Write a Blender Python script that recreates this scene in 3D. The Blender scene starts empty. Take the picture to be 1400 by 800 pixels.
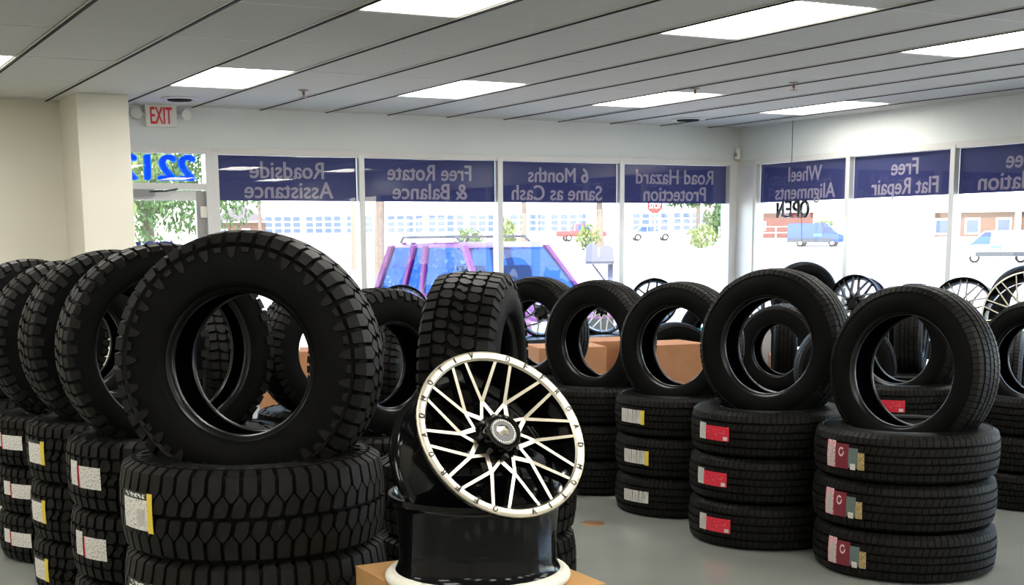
import bpy, bmesh, math, random
from mathutils import Matrix, Vector, Euler
random.seed(7)
PI = math.pi
S = bpy.context.scene
COL = S.collection

# ------------------------------------------------------------------ camera
FPX, CXP, CYP = 1827.1, 685.8, 644.9           # focal length and principal point, frame 1400 x 800
cam_data = bpy.data.cameras.new('camera')
cam = bpy.data.objects.new('camera', cam_data)
COL.objects.link(cam)
cam_data.sensor_fit = 'HORIZONTAL'
cam_data.sensor_width = 36.0
cam_data.lens = FPX / 1400 * 36.0
cam_data.shift_x = -(CXP - 700) / 1400
cam_data.shift_y = (CYP - 400) / 1400
cam_data.clip_end = 600
YAW, PITCH, ROLL = 0.4942, -0.1717, -0.0087
cyw, syw, cp, sp = math.cos(YAW), math.sin(YAW), math.cos(PITCH), math.sin(PITCH)
fwd = Vector((syw * cp, cyw * cp, sp))
rgt = Vector((cyw, -syw, 0))
upv = rgt.cross(fwd)
r2 = rgt * math.cos(ROLL) + upv * math.sin(ROLL)
u2 = -rgt * math.sin(ROLL) + upv * math.cos(ROLL)
cam.matrix_world = Matrix(((r2.x, u2.x, -fwd.x, 0), (r2.y, u2.y, -fwd.y, 0), (r2.z, u2.z, -fwd.z, 1.45), (0, 0, 0, 1)))
S.camera = cam

# ------------------------------------------------------------------ sky, sun, exposure
S.view_settings.view_transform = 'Standard'
S.view_settings.look = 'None'
S.view_settings.gamma = 1
S.view_settings.use_curve_mapping = False
S.view_settings.exposure = 1.15
world = bpy.data.worlds.new('sky')
S.world = world
world.use_nodes = True
wn = world.node_tree
wn.nodes.clear()
sky = wn.nodes.new('ShaderNodeTexSky')
sky.sky_type = 'NISHITA'
sky.sun_disc = False
sky.sun_elevation = math.radians(52)
sky.sun_rotation = math.radians(215)
bgn = wn.nodes.new('ShaderNodeBackground')
bgn.inputs['Strength'].default_value = 0.55
wo = wn.nodes.new('ShaderNodeOutputWorld')
wn.links.new(sky.outputs[0], bgn.inputs[0])
wn.links.new(bgn.outputs[0], wo.inputs[0])
sd = bpy.data.lights.new('sun', 'SUN')
sd.energy = 4.2
sd.angle = 0.01
sd.color = (1.0, 0.95, 0.86)
so = bpy.data.objects.new('sun', sd)
COL.objects.link(so)
# the sun stands behind the building's left rear corner
saz, sel = math.radians(215), math.radians(52)
sdir = Vector((math.sin(saz) * math.cos(sel), math.cos(saz) * math.cos(sel), math.sin(sel)))
so.rotation_euler = sdir.to_track_quat('Z', 'Y').to_euler()
so.location = sdir * 30
TROFFER = 7.0           # strength of the fluorescent ceiling panels

# ------------------------------------------------------------------ materials
def srgb(r, g, b):
    f = lambda c: (c / 255 / 12.92) if c / 255 <= 0.04045 else ((c / 255 + 0.055) / 1.055) ** 2.4
    return (f(r), f(g), f(b), 1)

def mat(name, col, rough=0.5, metal=0.0, spec=0.5, noise=0.0, nscale=20.0, bump=0.0, bscale=80.0, emit=None, estr=0.0, coat=0.0):
    m = bpy.data.materials.new(name)
    m.use_nodes = True
    nt = m.node_tree
    p = nt.nodes['Principled BSDF']
    p.inputs['Base Color'].default_value = col
    p.inputs['Roughness'].default_value = rough
    p.inputs['Metallic'].default_value = metal
    p.inputs['Specular IOR Level'].default_value = spec
    p.inputs['Coat Weight'].default_value = coat
    tc = nt.nodes.new('ShaderNodeTexCoord')
    if noise:
        n = nt.nodes.new('ShaderNodeTexNoise')
        n.inputs['Scale'].default_value = nscale
        n.inputs['Detail'].default_value = 5
        nt.links.new(tc.outputs['Object'], n.inputs['Vector'])
        r = nt.nodes.new('ShaderNodeValToRGB')
        r.color_ramp.elements[0].position = 0.3
        r.color_ramp.elements[1].position = 0.7
        r.color_ramp.elements[0].color = tuple(c * (1 - noise) for c in col[:3]) + (1,)
        r.color_ramp.elements[1].color = tuple(min(1, c * (1 + noise)) for c in col[:3]) + (1,)
        nt.links.new(n.outputs['Fac'], r.inputs['Fac'])
        nt.links.new(r.outputs['Color'], p.inputs['Base Color'])
    if bump:
        n2 = nt.nodes.new('ShaderNodeTexNoise')
        n2.inputs['Scale'].default_value = bscale
        n2.inputs['Detail'].default_value = 3
        nt.links.new(tc.outputs['Object'], n2.inputs['Vector'])
        b = nt.nodes.new('ShaderNodeBump')
        b.inputs['Strength'].default_value = bump
        b.inputs['Distance'].default_value = 0.002
        nt.links.new(n2.outputs['Fac'], b.inputs['Height'])
        nt.links.new(b.outputs['Normal'], p.inputs['Normal'])
    if emit:
        p.inputs['Emission Color'].default_value = emit
        p.inputs['Emission Strength'].default_value = estr
    return m

def glass_mat(name, tint=(1, 1, 1, 1), ior=1.45):
    m = bpy.data.materials.new(name)
    m.use_nodes = True
    nt = m.node_tree
    nt.nodes.clear()
    o = nt.nodes.new('ShaderNodeOutputMaterial')
    mx = nt.nodes.new('ShaderNodeMixShader')
    t = nt.nodes.new('ShaderNodeBsdfTransparent')
    t.inputs[0].default_value = tint
    g = nt.nodes.new('ShaderNodeBsdfGlossy')
    g.inputs['Roughness'].default_value = 0.0
    fr = nt.nodes.new('ShaderNodeFresnel')
    fr.inputs['IOR'].default_value = ior
    # a flat pane: the far face must see the same index ratio as the near one
    ge = nt.nodes.new('ShaderNodeNewGeometry')
    mi = nt.nodes.new('ShaderNodeMix')
    mi.inputs[2].default_value = ior
    mi.inputs[3].default_value = 1 / ior
    nt.links.new(ge.outputs['Backfacing'], mi.inputs[0])
    nt.links.new(mi.outputs[0], fr.inputs['IOR'])
    nt.links.new(fr.outputs[0], mx.inputs[0])
    nt.links.new(t.outputs[0], mx.inputs[1])
    nt.links.new(g.outputs[0], mx.inputs[2])
    nt.links.new(mx.outputs[0], o.inputs[0])
    return m

def print_mat(name, base, ink, sx=40, sy=8, thr=0.52):
    """flat print: rows of small illegible marks over a paper colour, in the sticker's own UV"""
    m = bpy.data.materials.new(name)
    m.use_nodes = True
    nt = m.node_tree
    p = nt.nodes['Principled BSDF']
    p.inputs['Roughness'].default_value = 0.45
    uv = nt.nodes.new('ShaderNodeTexCoord')
    mp = nt.nodes.new('ShaderNodeMapping')
    mp.inputs['Scale'].default_value = (sx, sy, 1)
    nt.links.new(uv.outputs['UV'], mp.inputs['Vector'])
    n = nt.nodes.new('ShaderNodeTexNoise')
    n.inputs['Scale'].default_value = 1.0
    n.inputs['Detail'].default_value = 1
    nt.links.new(mp.outputs['Vector'], n.inputs['Vector'])
    r = nt.nodes.new('ShaderNodeValToRGB')
    r.color_ramp.interpolation = 'CONSTANT'
    r.color_ramp.elements[0].color = base
    r.color_ramp.elements[1].position = thr
    r.color_ramp.elements[1].color = ink
    nt.links.new(n.outputs['Fac'], r.inputs['Fac'])
    nt.links.new(r.outputs['Color'], p.inputs['Base Color'])
    return m

def vinyl_mat(name, col, trans):
    m = bpy.data.materials.new(name)
    m.use_nodes = True
    nt = m.node_tree
    nt.nodes.clear()
    o = nt.nodes.new('ShaderNodeOutputMaterial')
    a = nt.nodes.new('ShaderNodeAddShader')
    d = nt.nodes.new('ShaderNodeBsdfDiffuse')
    d.inputs[0].default_value = col
    t = nt.nodes.new('ShaderNodeBsdfTranslucent')
    t.inputs[0].default_value = trans
    nt.links.new(d.outputs[0], a.inputs[0])
    nt.links.new(t.outputs[0], a.inputs[1])
    nt.links.new(a.outputs[0], o.inputs[0])
    return m

RUBBER = mat('tire_rubber', (0.0030, 0.0029, 0.0027, 1), 0.6, spec=0.07, noise=0.25, nscale=14, bump=0.25, bscale=160)
TREAD = mat('tread_rubber', (0.0085, 0.0080, 0.0069, 1), 0.5, spec=0.13, noise=0.3, nscale=30, bump=0.3, bscale=260)
LINER = mat('tire_liner', (0.002, 0.002, 0.0024, 1), 0.55, spec=0.1)
BEAD = mat('tire_bead', (0.005, 0.005, 0.005, 1), 0.28, spec=0.32)
GLOSSBLACK = mat('gloss_black_paint', (0.003, 0.003, 0.0035, 1), 0.12, spec=0.16, coat=0.12)
SATIN = mat('satin_black', (0.012, 0.012, 0.013, 1), 0.4)
MACHINED = mat('machined_alloy', (0.56, 0.51, 0.41, 1), 0.34, metal=1.0, noise=0.06, nscale=60)
DARKFACE = mat('dark_machined_alloy', (0.10, 0.10, 0.105, 1), 0.3, metal=1.0)
CHROME = mat('chrome', (0.8, 0.8, 0.82, 1), 0.12, metal=1.0)
GREYSTEEL = mat('painted_steel', srgb(140, 140, 140), 0.45)
TILE = mat('ceiling_tile', srgb(200, 200, 195), 0.95, spec=0.1, noise=0.05, nscale=40, bump=0.3, bscale=120)
TEE = mat('tee_white', srgb(210, 208, 202), 0.5)
TEEDARK = mat('tee_shade_vent_dark', srgb(34, 30, 28), 0.7, spec=0.1)  # painted shadow lines of the tees; also colours the dark vent cones
DIFFUSER = mat('lamp_diffuser', (0.9, 0.9, 0.88, 1), 0.5, emit=(1.0, 0.97, 0.90, 1), estr=TROFFER)
WALLWARM = mat('beige_wall_paint', srgb(220, 216, 203), 0.8, spec=0.2, noise=0.02, nscale=2)
WALLCOOL = mat('pale_wall_paint', srgb(218, 222, 218), 0.7, spec=0.3, noise=0.02, nscale=2)
FLOOR = mat('sealed_concrete', srgb(138, 141, 135), 0.18, spec=0.5, noise=0.10, nscale=1.6)
ALU = mat('window_aluminium', srgb(205, 205, 203), 0.4, metal=0.25)
DOORALU = mat('door_aluminium', srgb(150, 148, 145), 0.4, metal=0.4)
GLASS = glass_mat('window_glass')
CARGLASS = glass_mat('car_glass', (0.36, 0.55, 0.88, 1), 1.6)
NAVY = vinyl_mat('navy_vinyl', srgb(58, 62, 100), srgb(50, 54, 84))
NAVYTEXT = vinyl_mat('white_vinyl_lettering', srgb(150, 146, 160), srgb(120, 112, 124))
BLUEVINYL = vinyl_mat('blue_vinyl', srgb(0, 90, 235), srgb(0, 80, 225))
DKBLUEVINYL = vinyl_mat('dark_blue_vinyl', srgb(50, 60, 120), srgb(40, 50, 110))
CARDBOARD = mat('cardboard', srgb(196, 150, 98), 0.85, spec=0.1, noise=0.06, nscale=12)
CARDBOARD2 = mat('cardboard_brown', srgb(176, 126, 92), 0.85, spec=0.1, noise=0.08, nscale=10)
TEAL = mat('teal_print', srgb(40, 180, 190), 0.6)
WHITECARD = mat('white_card', srgb(220, 220, 222), 0.7)
BLUETAPE = mat('blue_tape', srgb(90, 100, 170), 0.5)
FOAM = mat('white_foam', srgb(232, 228, 214), 0.7, noise=0.03, nscale=40)
PLASTIC = mat('white_plastic', srgb(226, 224, 214), 0.45)
RED = mat('exit_red', srgb(215, 35, 40), 0.5)
PAPER = print_mat('printed_paper', srgb(222, 218, 212), srgb(165, 162, 158), 22, 11, 0.57)
BARCODE = print_mat('barcode_paper', srgb(215, 212, 205), srgb(50, 50, 50), 90, 0.6, 0.55)
BLACKINK = mat('black_print', srgb(22, 22, 24), 0.5)
YELLOW = mat('yellow_print', srgb(222, 196, 60), 0.5)
REDINK = mat('red_print', srgb(205, 40, 60), 0.45)
DEEPRED = mat('dark_red_print', srgb(120, 40, 52), 0.45)
PINKPAPER = print_mat('pink_printed_paper', srgb(225, 190, 190), srgb(190, 60, 80), 6, 26, 0.55)
REDPRINT = print_mat('red_script_print', srgb(208, 38, 58), srgb(228, 120, 128), 7, 10, 0.64)
GREYGREEN = mat('grey_green_print', srgb(96, 112, 108), 0.5)
HEADERPRINT = print_mat('header_print', srgb(20, 20, 22), srgb(225, 225, 225), 9, 1.2, 0.5)
TANPRINT = print_mat('tan_print', srgb(200, 172, 110), srgb(130, 110, 80), 8, 8, 0.5)
NEON = mat('neon_tube_off', (0.004, 0.004, 0.005, 1), 0.25)
MAILGREY = mat('mailbox_grey', srgb(96, 96, 106), 0.6)
WIRE = mat('wire', srgb(70, 66, 64), 0.5)
BRASS = mat('drain_brass', srgb(150, 112, 80), 0.45, metal=0.5)
# outdoors
CONCRETE = mat('sunlit_concrete', srgb(214, 208, 198), 0.9, spec=0.1, noise=0.06, nscale=0.4)
ASPHALT = mat('pale_asphalt', srgb(188, 184, 178), 0.9, spec=0.1, noise=0.05, nscale=0.6)
GRASS = mat('dry_grass', srgb(190, 192, 140), 0.95, spec=0.05, noise=0.15, nscale=0.7)
STUCCO = mat('white_stucco', srgb(214, 208, 202), 0.9, spec=0.1)
DKWIN = mat('blue_grey_window', srgb(62, 76, 104), 0.3)
BRICK = mat('red_brick', srgb(88, 36, 32), 0.9, noise=0.15, nscale=8)
BRICKTAN = mat('tan_brick', srgb(100, 74, 60), 0.9, noise=0.15, nscale=8)
GREYBOARD = mat('grey_board', srgb(96, 90, 90), 0.9)  # even grey of the shed gable boards
BARK = mat('bark', srgb(104, 90, 78), 0.9, noise=0.2, nscale=10)
LEAF = mat('leaf_green', srgb(66, 92, 44), 0.7, noise=0.35, nscale=3)
LEAF2 = mat('leaf_light', srgb(96, 112, 54), 0.7, noise=0.3, nscale=3)
SUVPAINT = mat('suv_paint', srgb(84, 20, 84), 0.25, spec=0.5, coat=0.5)
CARRED = mat('car_red', srgb(170, 36, 44), 0.3)
CARGREY = mat('car_grey', srgb(120, 128, 140), 0.3)
CARBLUE = mat('car_blue', srgb(24, 56, 140), 0.3)
CARWHITE = mat('car_white', srgb(232, 232, 232), 0.3)
CARDARK = mat('car_dark', srgb(40, 44, 52), 0.4)
CARGREEN = mat('logo_green', srgb(70, 170, 110), 0.4)
SIGNRED = mat('sign_red', srgb(150, 10, 22), 0.6, spec=0.2)
SIGNWHITE = mat('sign_white', srgb(240, 236, 236), 0.5)

# ------------------------------------------------------------------ helpers
class MB:
    def __init__(self):
        self.v, self.f, self.m, self.uv = [], [], [], {}
    def add(self, verts, faces, mi=0, M=None):
        o = len(self.v)
        for p in verts:
            p = Vector(p)
            self.v.append(tuple(M @ p) if M else tuple(p))
        for fc in faces:
            self.f.append(tuple(i + o for i in fc))
            self.m.append(mi)
    def box(self, lo, hi, mi=0, M=None):
        x0, y0, z0 = lo
        x1, y1, z1 = hi
        self.add([(x0, y0, z0), (x1, y0, z0), (x1, y1, z0), (x0, y1, z0), (x0, y0, z1), (x1, y0, z1), (x1, y1, z1), (x0, y1, z1)],
                 [(0, 3, 2, 1), (4, 5, 6, 7), (0, 1, 5, 4), (1, 2, 6, 5), (2, 3, 7, 6), (3, 0, 4, 7)], mi, M)
        return self
    def lathe(self, prof, n=32, mi=0, M=None, closed=False):
        """profile of (r, z) swept about Z"""
        k = len(prof)
        vs, fs = [], []
        for i in range(n):
            a = 2 * PI * i / n
            c, s = math.cos(a), math.sin(a)
            for r, z in prof:
                vs.append((r * c, r * s, z))
        kk = k if closed else k - 1
        for i in range(n):
            j = (i + 1) % n
            for q in range(kk):
                q2 = (q + 1) % k
                fs.append((i * k + q, j * k + q, j * k + q2, i * k + q2))
        self.add(vs, fs, mi, M)
        return self
    def disc(self, r, z, n=32, mi=0, M=None):
        self.add([(r * math.cos(2 * PI * i / n), r * math.sin(2 * PI * i / n), z) for i in range(n)], [tuple(range(n))], mi, M)
        return self
    def prism(self, pts, z0, z1, mi=0, M=None, mside=None):
        n = len(pts)
        vs = [(x, y, z0) for x, y in pts] + [(x, y, z1) for x, y in pts]
        self.add(vs, [tuple(reversed(range(n))), tuple(range(n, 2 * n))], mi, M)
        self.add(vs, [(i, (i + 1) % n, (i + 1) % n + n, i + n) for i in range(n)], mi if mside is None else mside, M)
        return self
    def tube(self, path, r, n=8, mi=0, M=None):
        path = [Vector(p) for p in path]
        vs, fs = [], []
        rr = r if isinstance(r, (list, tuple)) else [r] * len(path)
        ref = None
        for i, p in enumerate(path):
            t = (path[min(i + 1, len(path) - 1)] - path[max(i - 1, 0)]).normalized()
            if ref is None:
                ref = Vector((0, 0, 1)) if abs(t.z) < 0.9 else Vector((1, 0, 0))
            a = t.cross(ref)
            if a.length < 1e-4:
                a = t.cross(Vector((1, 0.2, 0)))
            a.normalize()
            b = t.cross(a)
            ref = a.cross(t) * -1 if False else ref
            for k in range(n):
                an = 2 * PI * k / n
                vs.append(p + (a * math.cos(an) + b * math.sin(an)) * rr[i])
        for i in range(len(path) - 1):
            for k in range(n):
                k2 = (k + 1) % n
                fs.append((i * n + k, i * n + k2, (i + 1) * n + k2, (i + 1) * n + k))
        fs.append(tuple(reversed(range(n))))
        fs.append(tuple(range((len(path) - 1) * n, len(path) * n)))
        self.add(vs, fs, mi, M)
        return self
    def mesh(self, name, mats, smooth=None, recalc=False):
        me = bpy.data.meshes.new(name)
        me.from_pydata(self.v, [], self.f)
        for m in (mats if isinstance(mats, (list, tuple)) else [mats]):
            me.materials.append(m)
        me.polygons.foreach_set('material_index', self.m)
        if recalc:
            bm = bmesh.new()
            bm.from_mesh(me)
            bmesh.ops.recalc_face_normals(bm, faces=bm.faces)
            bm.to_mesh(me)
            bm.free()
        if smooth is not None:
            me.polygons.foreach_set('use_smooth', [True] * len(me.polygons))
            me.set_sharp_from_angle(angle=math.radians(smooth))
        me.update()
        return me

def link(name, me, parent=None, M=None):
    o = bpy.data.objects.new(name, me)
    COL.objects.link(o)
    if parent is not None:
        o.parent = parent
    if M is not None:
        o.matrix_basis = M
    return o

def tag(o, label=None, cat=None, group=None, kind=None):
    if label: o['label'] = label
    if cat: o['category'] = cat
    if group: o['group'] = group
    if kind: o['kind'] = kind
    return o

def empty(name, loc, label=None, cat=None, group=None, rot=(0, 0, 0)):
    o = bpy.data.objects.new(name, None)
    o.empty_display_size = 0.1
    COL.objects.link(o)
    o.location = loc
    o.rotation_euler = rot
    return tag(o, label, cat, group)

def boxobj(name, lo, hi, m, parent=None, bevel=0.0, M=None):
    mb = MB().box(lo, hi)
    me = mb.mesh(name, m)
    if bevel:
        bm = bmesh.new()
        bm.from_mesh(me)
        bmesh.ops.bevel(bm, geom=bm.edges[:], offset=bevel, segments=2, affect='EDGES', profile=0.5)
        bm.to_mesh(me)
        bm.free()
    return link(name, me, parent, M)

def struct(name, me_or_obj, label=None):
    o = me_or_obj
    o['kind'] = 'structure'
    if label: o['label'] = label
    return o

def text_mesh(body, bold=0.012, extrude=0.0, size=1.0, spacing=1.0):
    cu = bpy.data.curves.new('lettering', 'FONT')
    cu.body = body
    cu.size = size
    cu.offset = bold
    cu.extrude = extrude
    cu.space_character = spacing
    cu.resolution_u = 4
    o = bpy.data.objects.new('lettering', cu)
    me = bpy.data.meshes.new_from_object(o)
    bpy.data.objects.remove(o)
    bpy.data.curves.remove(cu)
    return me

def fit_text(body, w, h, bold=0.012, extrude=0.0):
    """mesh in XY, centred, scaled to width w and (cap) height h; bold = extra half stroke, from stacked shifted copies"""
    me = text_mesh(body, 0.0, extrude)
    vs = [tuple(v.co) for v in me.vertices]
    fs = [tuple(p.vertices) for p in me.polygons]
    bpy.data.meshes.remove(me)
    xs_, ys_ = [v[0] for v in vs], [v[1] for v in vs]
    y1 = max(ys_)
    cx = (min(xs_) + max(xs_)) / 2
    sx = w / (max(xs_) - min(xs_) + 2 * bold)
    sy = h / y1
    V, F = [], []
    for q, (dx, dy) in enumerate(((-1, 0.4), (1, -0.4), (0, 0.5), (0, -0.5), (-0.5, 0), (0.5, 0))):
        o = len(V)
        V += [((x - cx + dx * bold) * sx, (y - y1 / 2 + dy * bold) * sy, z + q * 0.00006) for x, y, z in vs]
        F += [tuple(k + o for k in f) for f in fs]
    me = bpy.data.meshes.new('lettering')
    me.from_pydata(V, [], F)
    return me

# =================================================================== SETTING
XW, YW, ZC = 9.20, 11.68, 2.60            # right wall, far wall, ceiling
XL, YN = -3.63, -3.20                     # wall behind the left of the frame, wall behind the camera
struct('floor', link('floor', MB().box((XL - 0.2, YN - 0.2, -0.15), (XW + 0.15, YW + 0.15, 0)).mesh('floor', FLOOR)), 'grey sealed concrete showroom floor').name = 'floor'

# ---- ceiling: slab, tiles, tees
ceiling = struct('ceiling', link('ceiling', MB().box((XL - 0.2, YN - 0.2, ZC + 0.06), (XW + 0.2, YW + 0.2, ZC + 0.2)).mesh('ceiling', TILE)), 'suspended ceiling of grey-white rectangular tiles in a grid with slot shadows painted dark')
B0, BP = 1.4727, 0.61                      # main tees: x = B0 + BP*k
A0, AP = 10.221, 1.22                      # cross tees: y = A0 - AP*n
xs = [XL] + [B0 + BP * k for k in range(-8, 13)] + [XW]
ys = [YN] + [A0 - AP * n for n in range(10, -2, -1)] + [YW]
LIGHT_CELLS = {(k, n) for k in (-7, -4, -1, 2, 5, 8, 11) for n in (0, 3, 6, 9)}
tile_cache = {}
for i in range(len(xs) - 1):
    k = i - 9                               # cell between main tee k and k+1
    for j in range(len(ys) - 1):
        n = 11 - j - 1                      # cell between cross tee n (far) and n+1 (near)
        if (k, n) in LIGHT_CELLS:
            continue
        w, d = xs[i + 1] - xs[i], ys[j + 1] - ys[j]
        if w < 0.05 or d < 0.05:
            continue
        key = (round(w, 3), round(d, 3))
        if key not in tile_cache:
            tile_cache[key] = MB().box((-w / 2 + 0.008, -d / 2 + 0.005, 0), (w / 2 - 0.008, d / 2 - 0.005, 0.018)).mesh('ceiling_tile', TILE)
        link('ceiling_tile', tile_cache[key], ceiling, Matrix.Translation(((xs[i] + xs[i + 1]) / 2, (ys[j] + ys[j + 1]) / 2, ZC + random.uniform(-0.001, 0.002))) @ Matrix.Rotation(random.uniform(-0.0012, 0.0012), 4, 'X'))
L = YW - YN
tm = MB()
tm.box((-0.019, 0, -0.005), (-0.008, L, 0.02), 0).box((0.010, 0, -0.007), (0.015, L, 0.02), 0).box((-0.008, 0, -0.010), (0.010, L, 0.02), 1)  # dark core strip stands in for the reveal shadow between the flanges
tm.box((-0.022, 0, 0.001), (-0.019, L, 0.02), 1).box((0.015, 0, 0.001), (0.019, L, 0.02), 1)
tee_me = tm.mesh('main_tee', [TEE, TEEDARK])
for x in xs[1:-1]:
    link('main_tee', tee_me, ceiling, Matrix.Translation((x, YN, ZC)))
ct_me = MB().box((XL, -0.006, -0.001), (XW, 0.006, 0.02)).mesh('cross_tee', TEE)
for y in ys[1:-1]:
    link('cross_tee', ct_me, ceiling, Matrix.Translation((0, y, ZC)))
boxobj('edge_angle', (XL, YW - 0.02, ZC - 0.004), (XW, YW, ZC + 0.02), TEE, ceiling)
boxobj('edge_angle', (XW - 0.02, YN, ZC - 0.004), (XW, YW - 0.02, ZC + 0.02), TEE, ceiling)

# ---- walls
ZH, ZS = 2.235, 0.22                       # underside of header, window sill
wf = MB()
wf.box((XL, YW - 0.05, 0), (2.50, YW + 0.12, ZC + 0.06))
wall_far = struct('wall_far', link('wall_far', wf.mesh('wall_far', WALLWARM)), 'beige wall at the far left')
wh = MB()
wh.box((2.50, YW, ZH), (XW + 0.12, YW + 0.16, ZC + 0.06))
wh.box((3.47, YW, 0), (9.14, YW + 0.12, ZS))
struct('wall_far_window', link('wall_far_window', wh.mesh('wall_far_window', WALLCOOL)), 'pale band of wall above and below the far windows').name = 'wall_back'
wr = MB()
wr.box((XW, YN, ZH), (XW + 0.16, YW, ZC + 0.06)).box((XW, YN, 0), (XW + 0.12, 11.33, ZS)).box((XW, YN, ZS), (XW + 0.12, 0.4, ZH))
struct('wall_right', link('wall_right', wr.mesh('wall_right', WALLCOOL)), 'pale band of wall above and below the right-hand windows')
struct('wall_left', boxobj('wall_left', (XL - 0.15, YN, 0), (XL, YW, ZC + 0.06), WALLWARM), 'beige wall on the left')
struct('wall_near', boxobj('wall_near', (XL - 0.15, YN - 0.15, 0), (XW + 0.15, YN, ZC + 0.06), WALLWARM), 'beige wall behind the viewer')
struct('column', boxobj('column', (2.185, 10.93, 0), (2.585, YW - 0.05, ZC + 0.0), WALLWARM, bevel=0.006), 'square beige column standing out from the far wall').name = 'wall_column'
tr = boxobj('trim_1', (2.585, YW - 0.03, ZH - 0.03), (XW - 0.03, YW, ZH + 0.025), TEE)
struct('trim_1', tr, 'thin pale moulding along the top of the far windows')
tr = boxobj('trim_2', (XW - 0.03, 0.4, ZH - 0.03), (XW, YW - 0.03, ZH + 0.025), TEE)
struct('trim_2', tr, 'thin pale moulding along the top of the right-hand windows')
# corner post of brushed aluminium
cp_ = MB().box((9.06, YW - 0.045, 0), (XW + 0.12, YW + 0.1, ZH - 0.031)).box((XW - 0.045, 11.36, 0), (XW + 0.1, YW - 0.045, ZH - 0.031))
struct('corner', link('trim_3', cp_.mesh('trim_3', ALU)), 'bright aluminium corner post between the two window walls')

def window(num, axis, a0, a1, lines, label, last=False):
    """a storefront bay between a0 and a1; axis 'x' lies in the far wall, 'y' in the right wall. lines = [(text, centre, width, z, height)]"""
    if axis == 'x':
        P = lambda u, dd, z: (u, YW + dd, z)
    else:
        P = lambda u, dd, z: (XW + dd, u, z)
    def bx(nm, u0, u1, d0, d1, z0, z1, m, par, bev=0):
        p, q = P(u0, d0, z0), P(u1, d1, z1)
        return boxobj(nm, tuple(map(min, p, q)), tuple(map(max, p, q)), m, par, bev)
    w = empty('window_%d' % num, P((a0 + a1) / 2, 0.03, ZS), None)
    w['kind'] = 'structure'
    w['label'] = label
    off = Matrix.Translation(-Vector(w.location))
    def put(o):
        o.matrix_basis = off
        return o
    m = 0.028
    for u in ((a0, a1) if last else (a0,)):
        put(bx('mullion', u - m, u + m, -0.035, 0.075, ZS, ZH, ALU, w, 0.004))
    put(bx('sill_rail', a0 + m, a1 - m, -0.02, 0.06, ZS, ZS + 0.05, ALU, w))
    put(bx('head_rail', a0 + m, a1 - m, -0.02, 0.06, ZH - 0.03, ZH, ALU, w))
    put(bx('pane', a0 + m, a1 - m, 0.018, 0.024, ZS + 0.05, ZH - 0.03, GLASS, w))
    b = put(bx('banner', a0 + m + 0.004, a1 - m - 0.004, 0.026, 0.028, 1.812, ZH - 0.032, NAVY, w))
    b['label'] = 'navy vinyl banner on the glass with mirrored white words ' + ' '.join(t[0] for t in lines)
    for (t, c, wd, z, h) in lines:
        me = fit_text(t, wd, h, 0.022)
        me.materials.append(NAVYTEXT)
        if axis == 'x':   # readable from outdoors, so mirrored from indoors
            M = Matrix.Translation((c, YW + 0.0255, z)) @ Matrix(((-1, 0, 0, 0), (0, 0, -1, 0), (0, 1, 0, 0), (0, 0, 0, 1)))
        else:
            M = Matrix.Translation((XW + 0.0255, c, z)) @ Matrix(((0, 0, -1, 0), (1, 0, 0, 0), (0, 1, 0, 0), (0, 0, 0, 1)))
        o = link('lettering', me, b, Matrix.Identity(4))
        o.matrix_basis = M
    return w

Z1, Z2, H1 = 2.082, 1.908, 0.142
bays = [3.475, 4.845, 6.29, 7.70, 9.115]
window(1, 'x', bays[0], bays[1], [('Roadside', 4.15, 0.70, Z1, H1), ('Assistance', 4.165, 0.84, Z2, H1)], 'far window bay next to the glass door')
window(2, 'x', bays[1], bays[2], [('Free Rotate', 5.565, 0.88, Z1, H1), ('& Balance', 5.565, 0.785, Z2, H1)], 'second far window bay from the door, the parked vehicle behind it')
window(3, 'x', bays[2], bays[3], [('6 Months', 6.98, 0.70, Z1, H1), ('Same as Cash', 6.97, 1.05, Z2, H1)], 'third far window bay from the door, mailboxes behind it')
window(4, 'x', bays[3], bays[4], [('Road Hazard', 8.40, 0.99, Z1, H1), ('Protection', 8.40, 0.80, Z2, H1)], 'far window bay beside the corner post', True)
rb = [11.36, 9.965, 8.655, 7.33, 6.0, 4.67, 3.34, 2.0]
window(5, 'y', rb[1], rb[0], [('Wheel', 10.64, 0.50, Z1, H1), ('Alignments', 10.64, 0.90, Z2, H1)], 'right-hand window bay beside the corner post, neon sign in it', True)
window(6, 'y', rb[2], rb[1], [('Free', 9.28, 0.34, Z1, H1), ('Flat Repair', 9.28, 0.84, Z2, H1)], 'second right-hand window bay from the corner post')
window(7, 'y', rb[3], rb[2], [('Free', 7.95, 0.34, Z1, H1), ('Installation', 7.92, 0.98, Z2, H1)], 'right-hand window bay cut by the edge of the frame')
for q in range(3, 7):
    window(5 + q, 'y', rb[q + 1], rb[q], [], 'right-hand window bay nearer than the frame shows, number %d from the corner' % (q + 1))

# ---- glass door with transom
dr = empty('door_1', (3.0, YW + 0.03, 0))
dr['kind'] = 'structure'
dr['label'] = 'glass entrance door with transom at the far left of the windows'
doff = Matrix.Translation(-Vector(dr.location))
def dpart(nm, lo, hi, m, bev=0.0):
    o = boxobj(nm, lo, hi, m, dr, bev)
    o.matrix_basis = doff
    return o
dpart('door_frame', (2.50, YW - 0.045, 0), (2.56, YW + 0.08, ZH - 0.031), ALU)
dpart('door_frame', (3.385, YW - 0.045, 0), (3.446, YW + 0.08, ZH - 0.031), ALU)
dpart('transom_rail', (2.56, YW - 0.04, 1.90), (3.385, YW + 0.08, 1.955), ALU)
dpart('head_rail', (2.56, YW - 0.02, ZH - 0.02), (3.385, YW + 0.06, ZH), ALU)
tp = dpart('transom_pane', (2.56, YW + 0.018, 1.955), (3.385, YW + 0.024, ZH - 0.02), GLASS)
dpart('stile', (2.56, YW - 0.005, 0.02), (2.64, YW + 0.045, 1.89), DOORALU)
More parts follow.
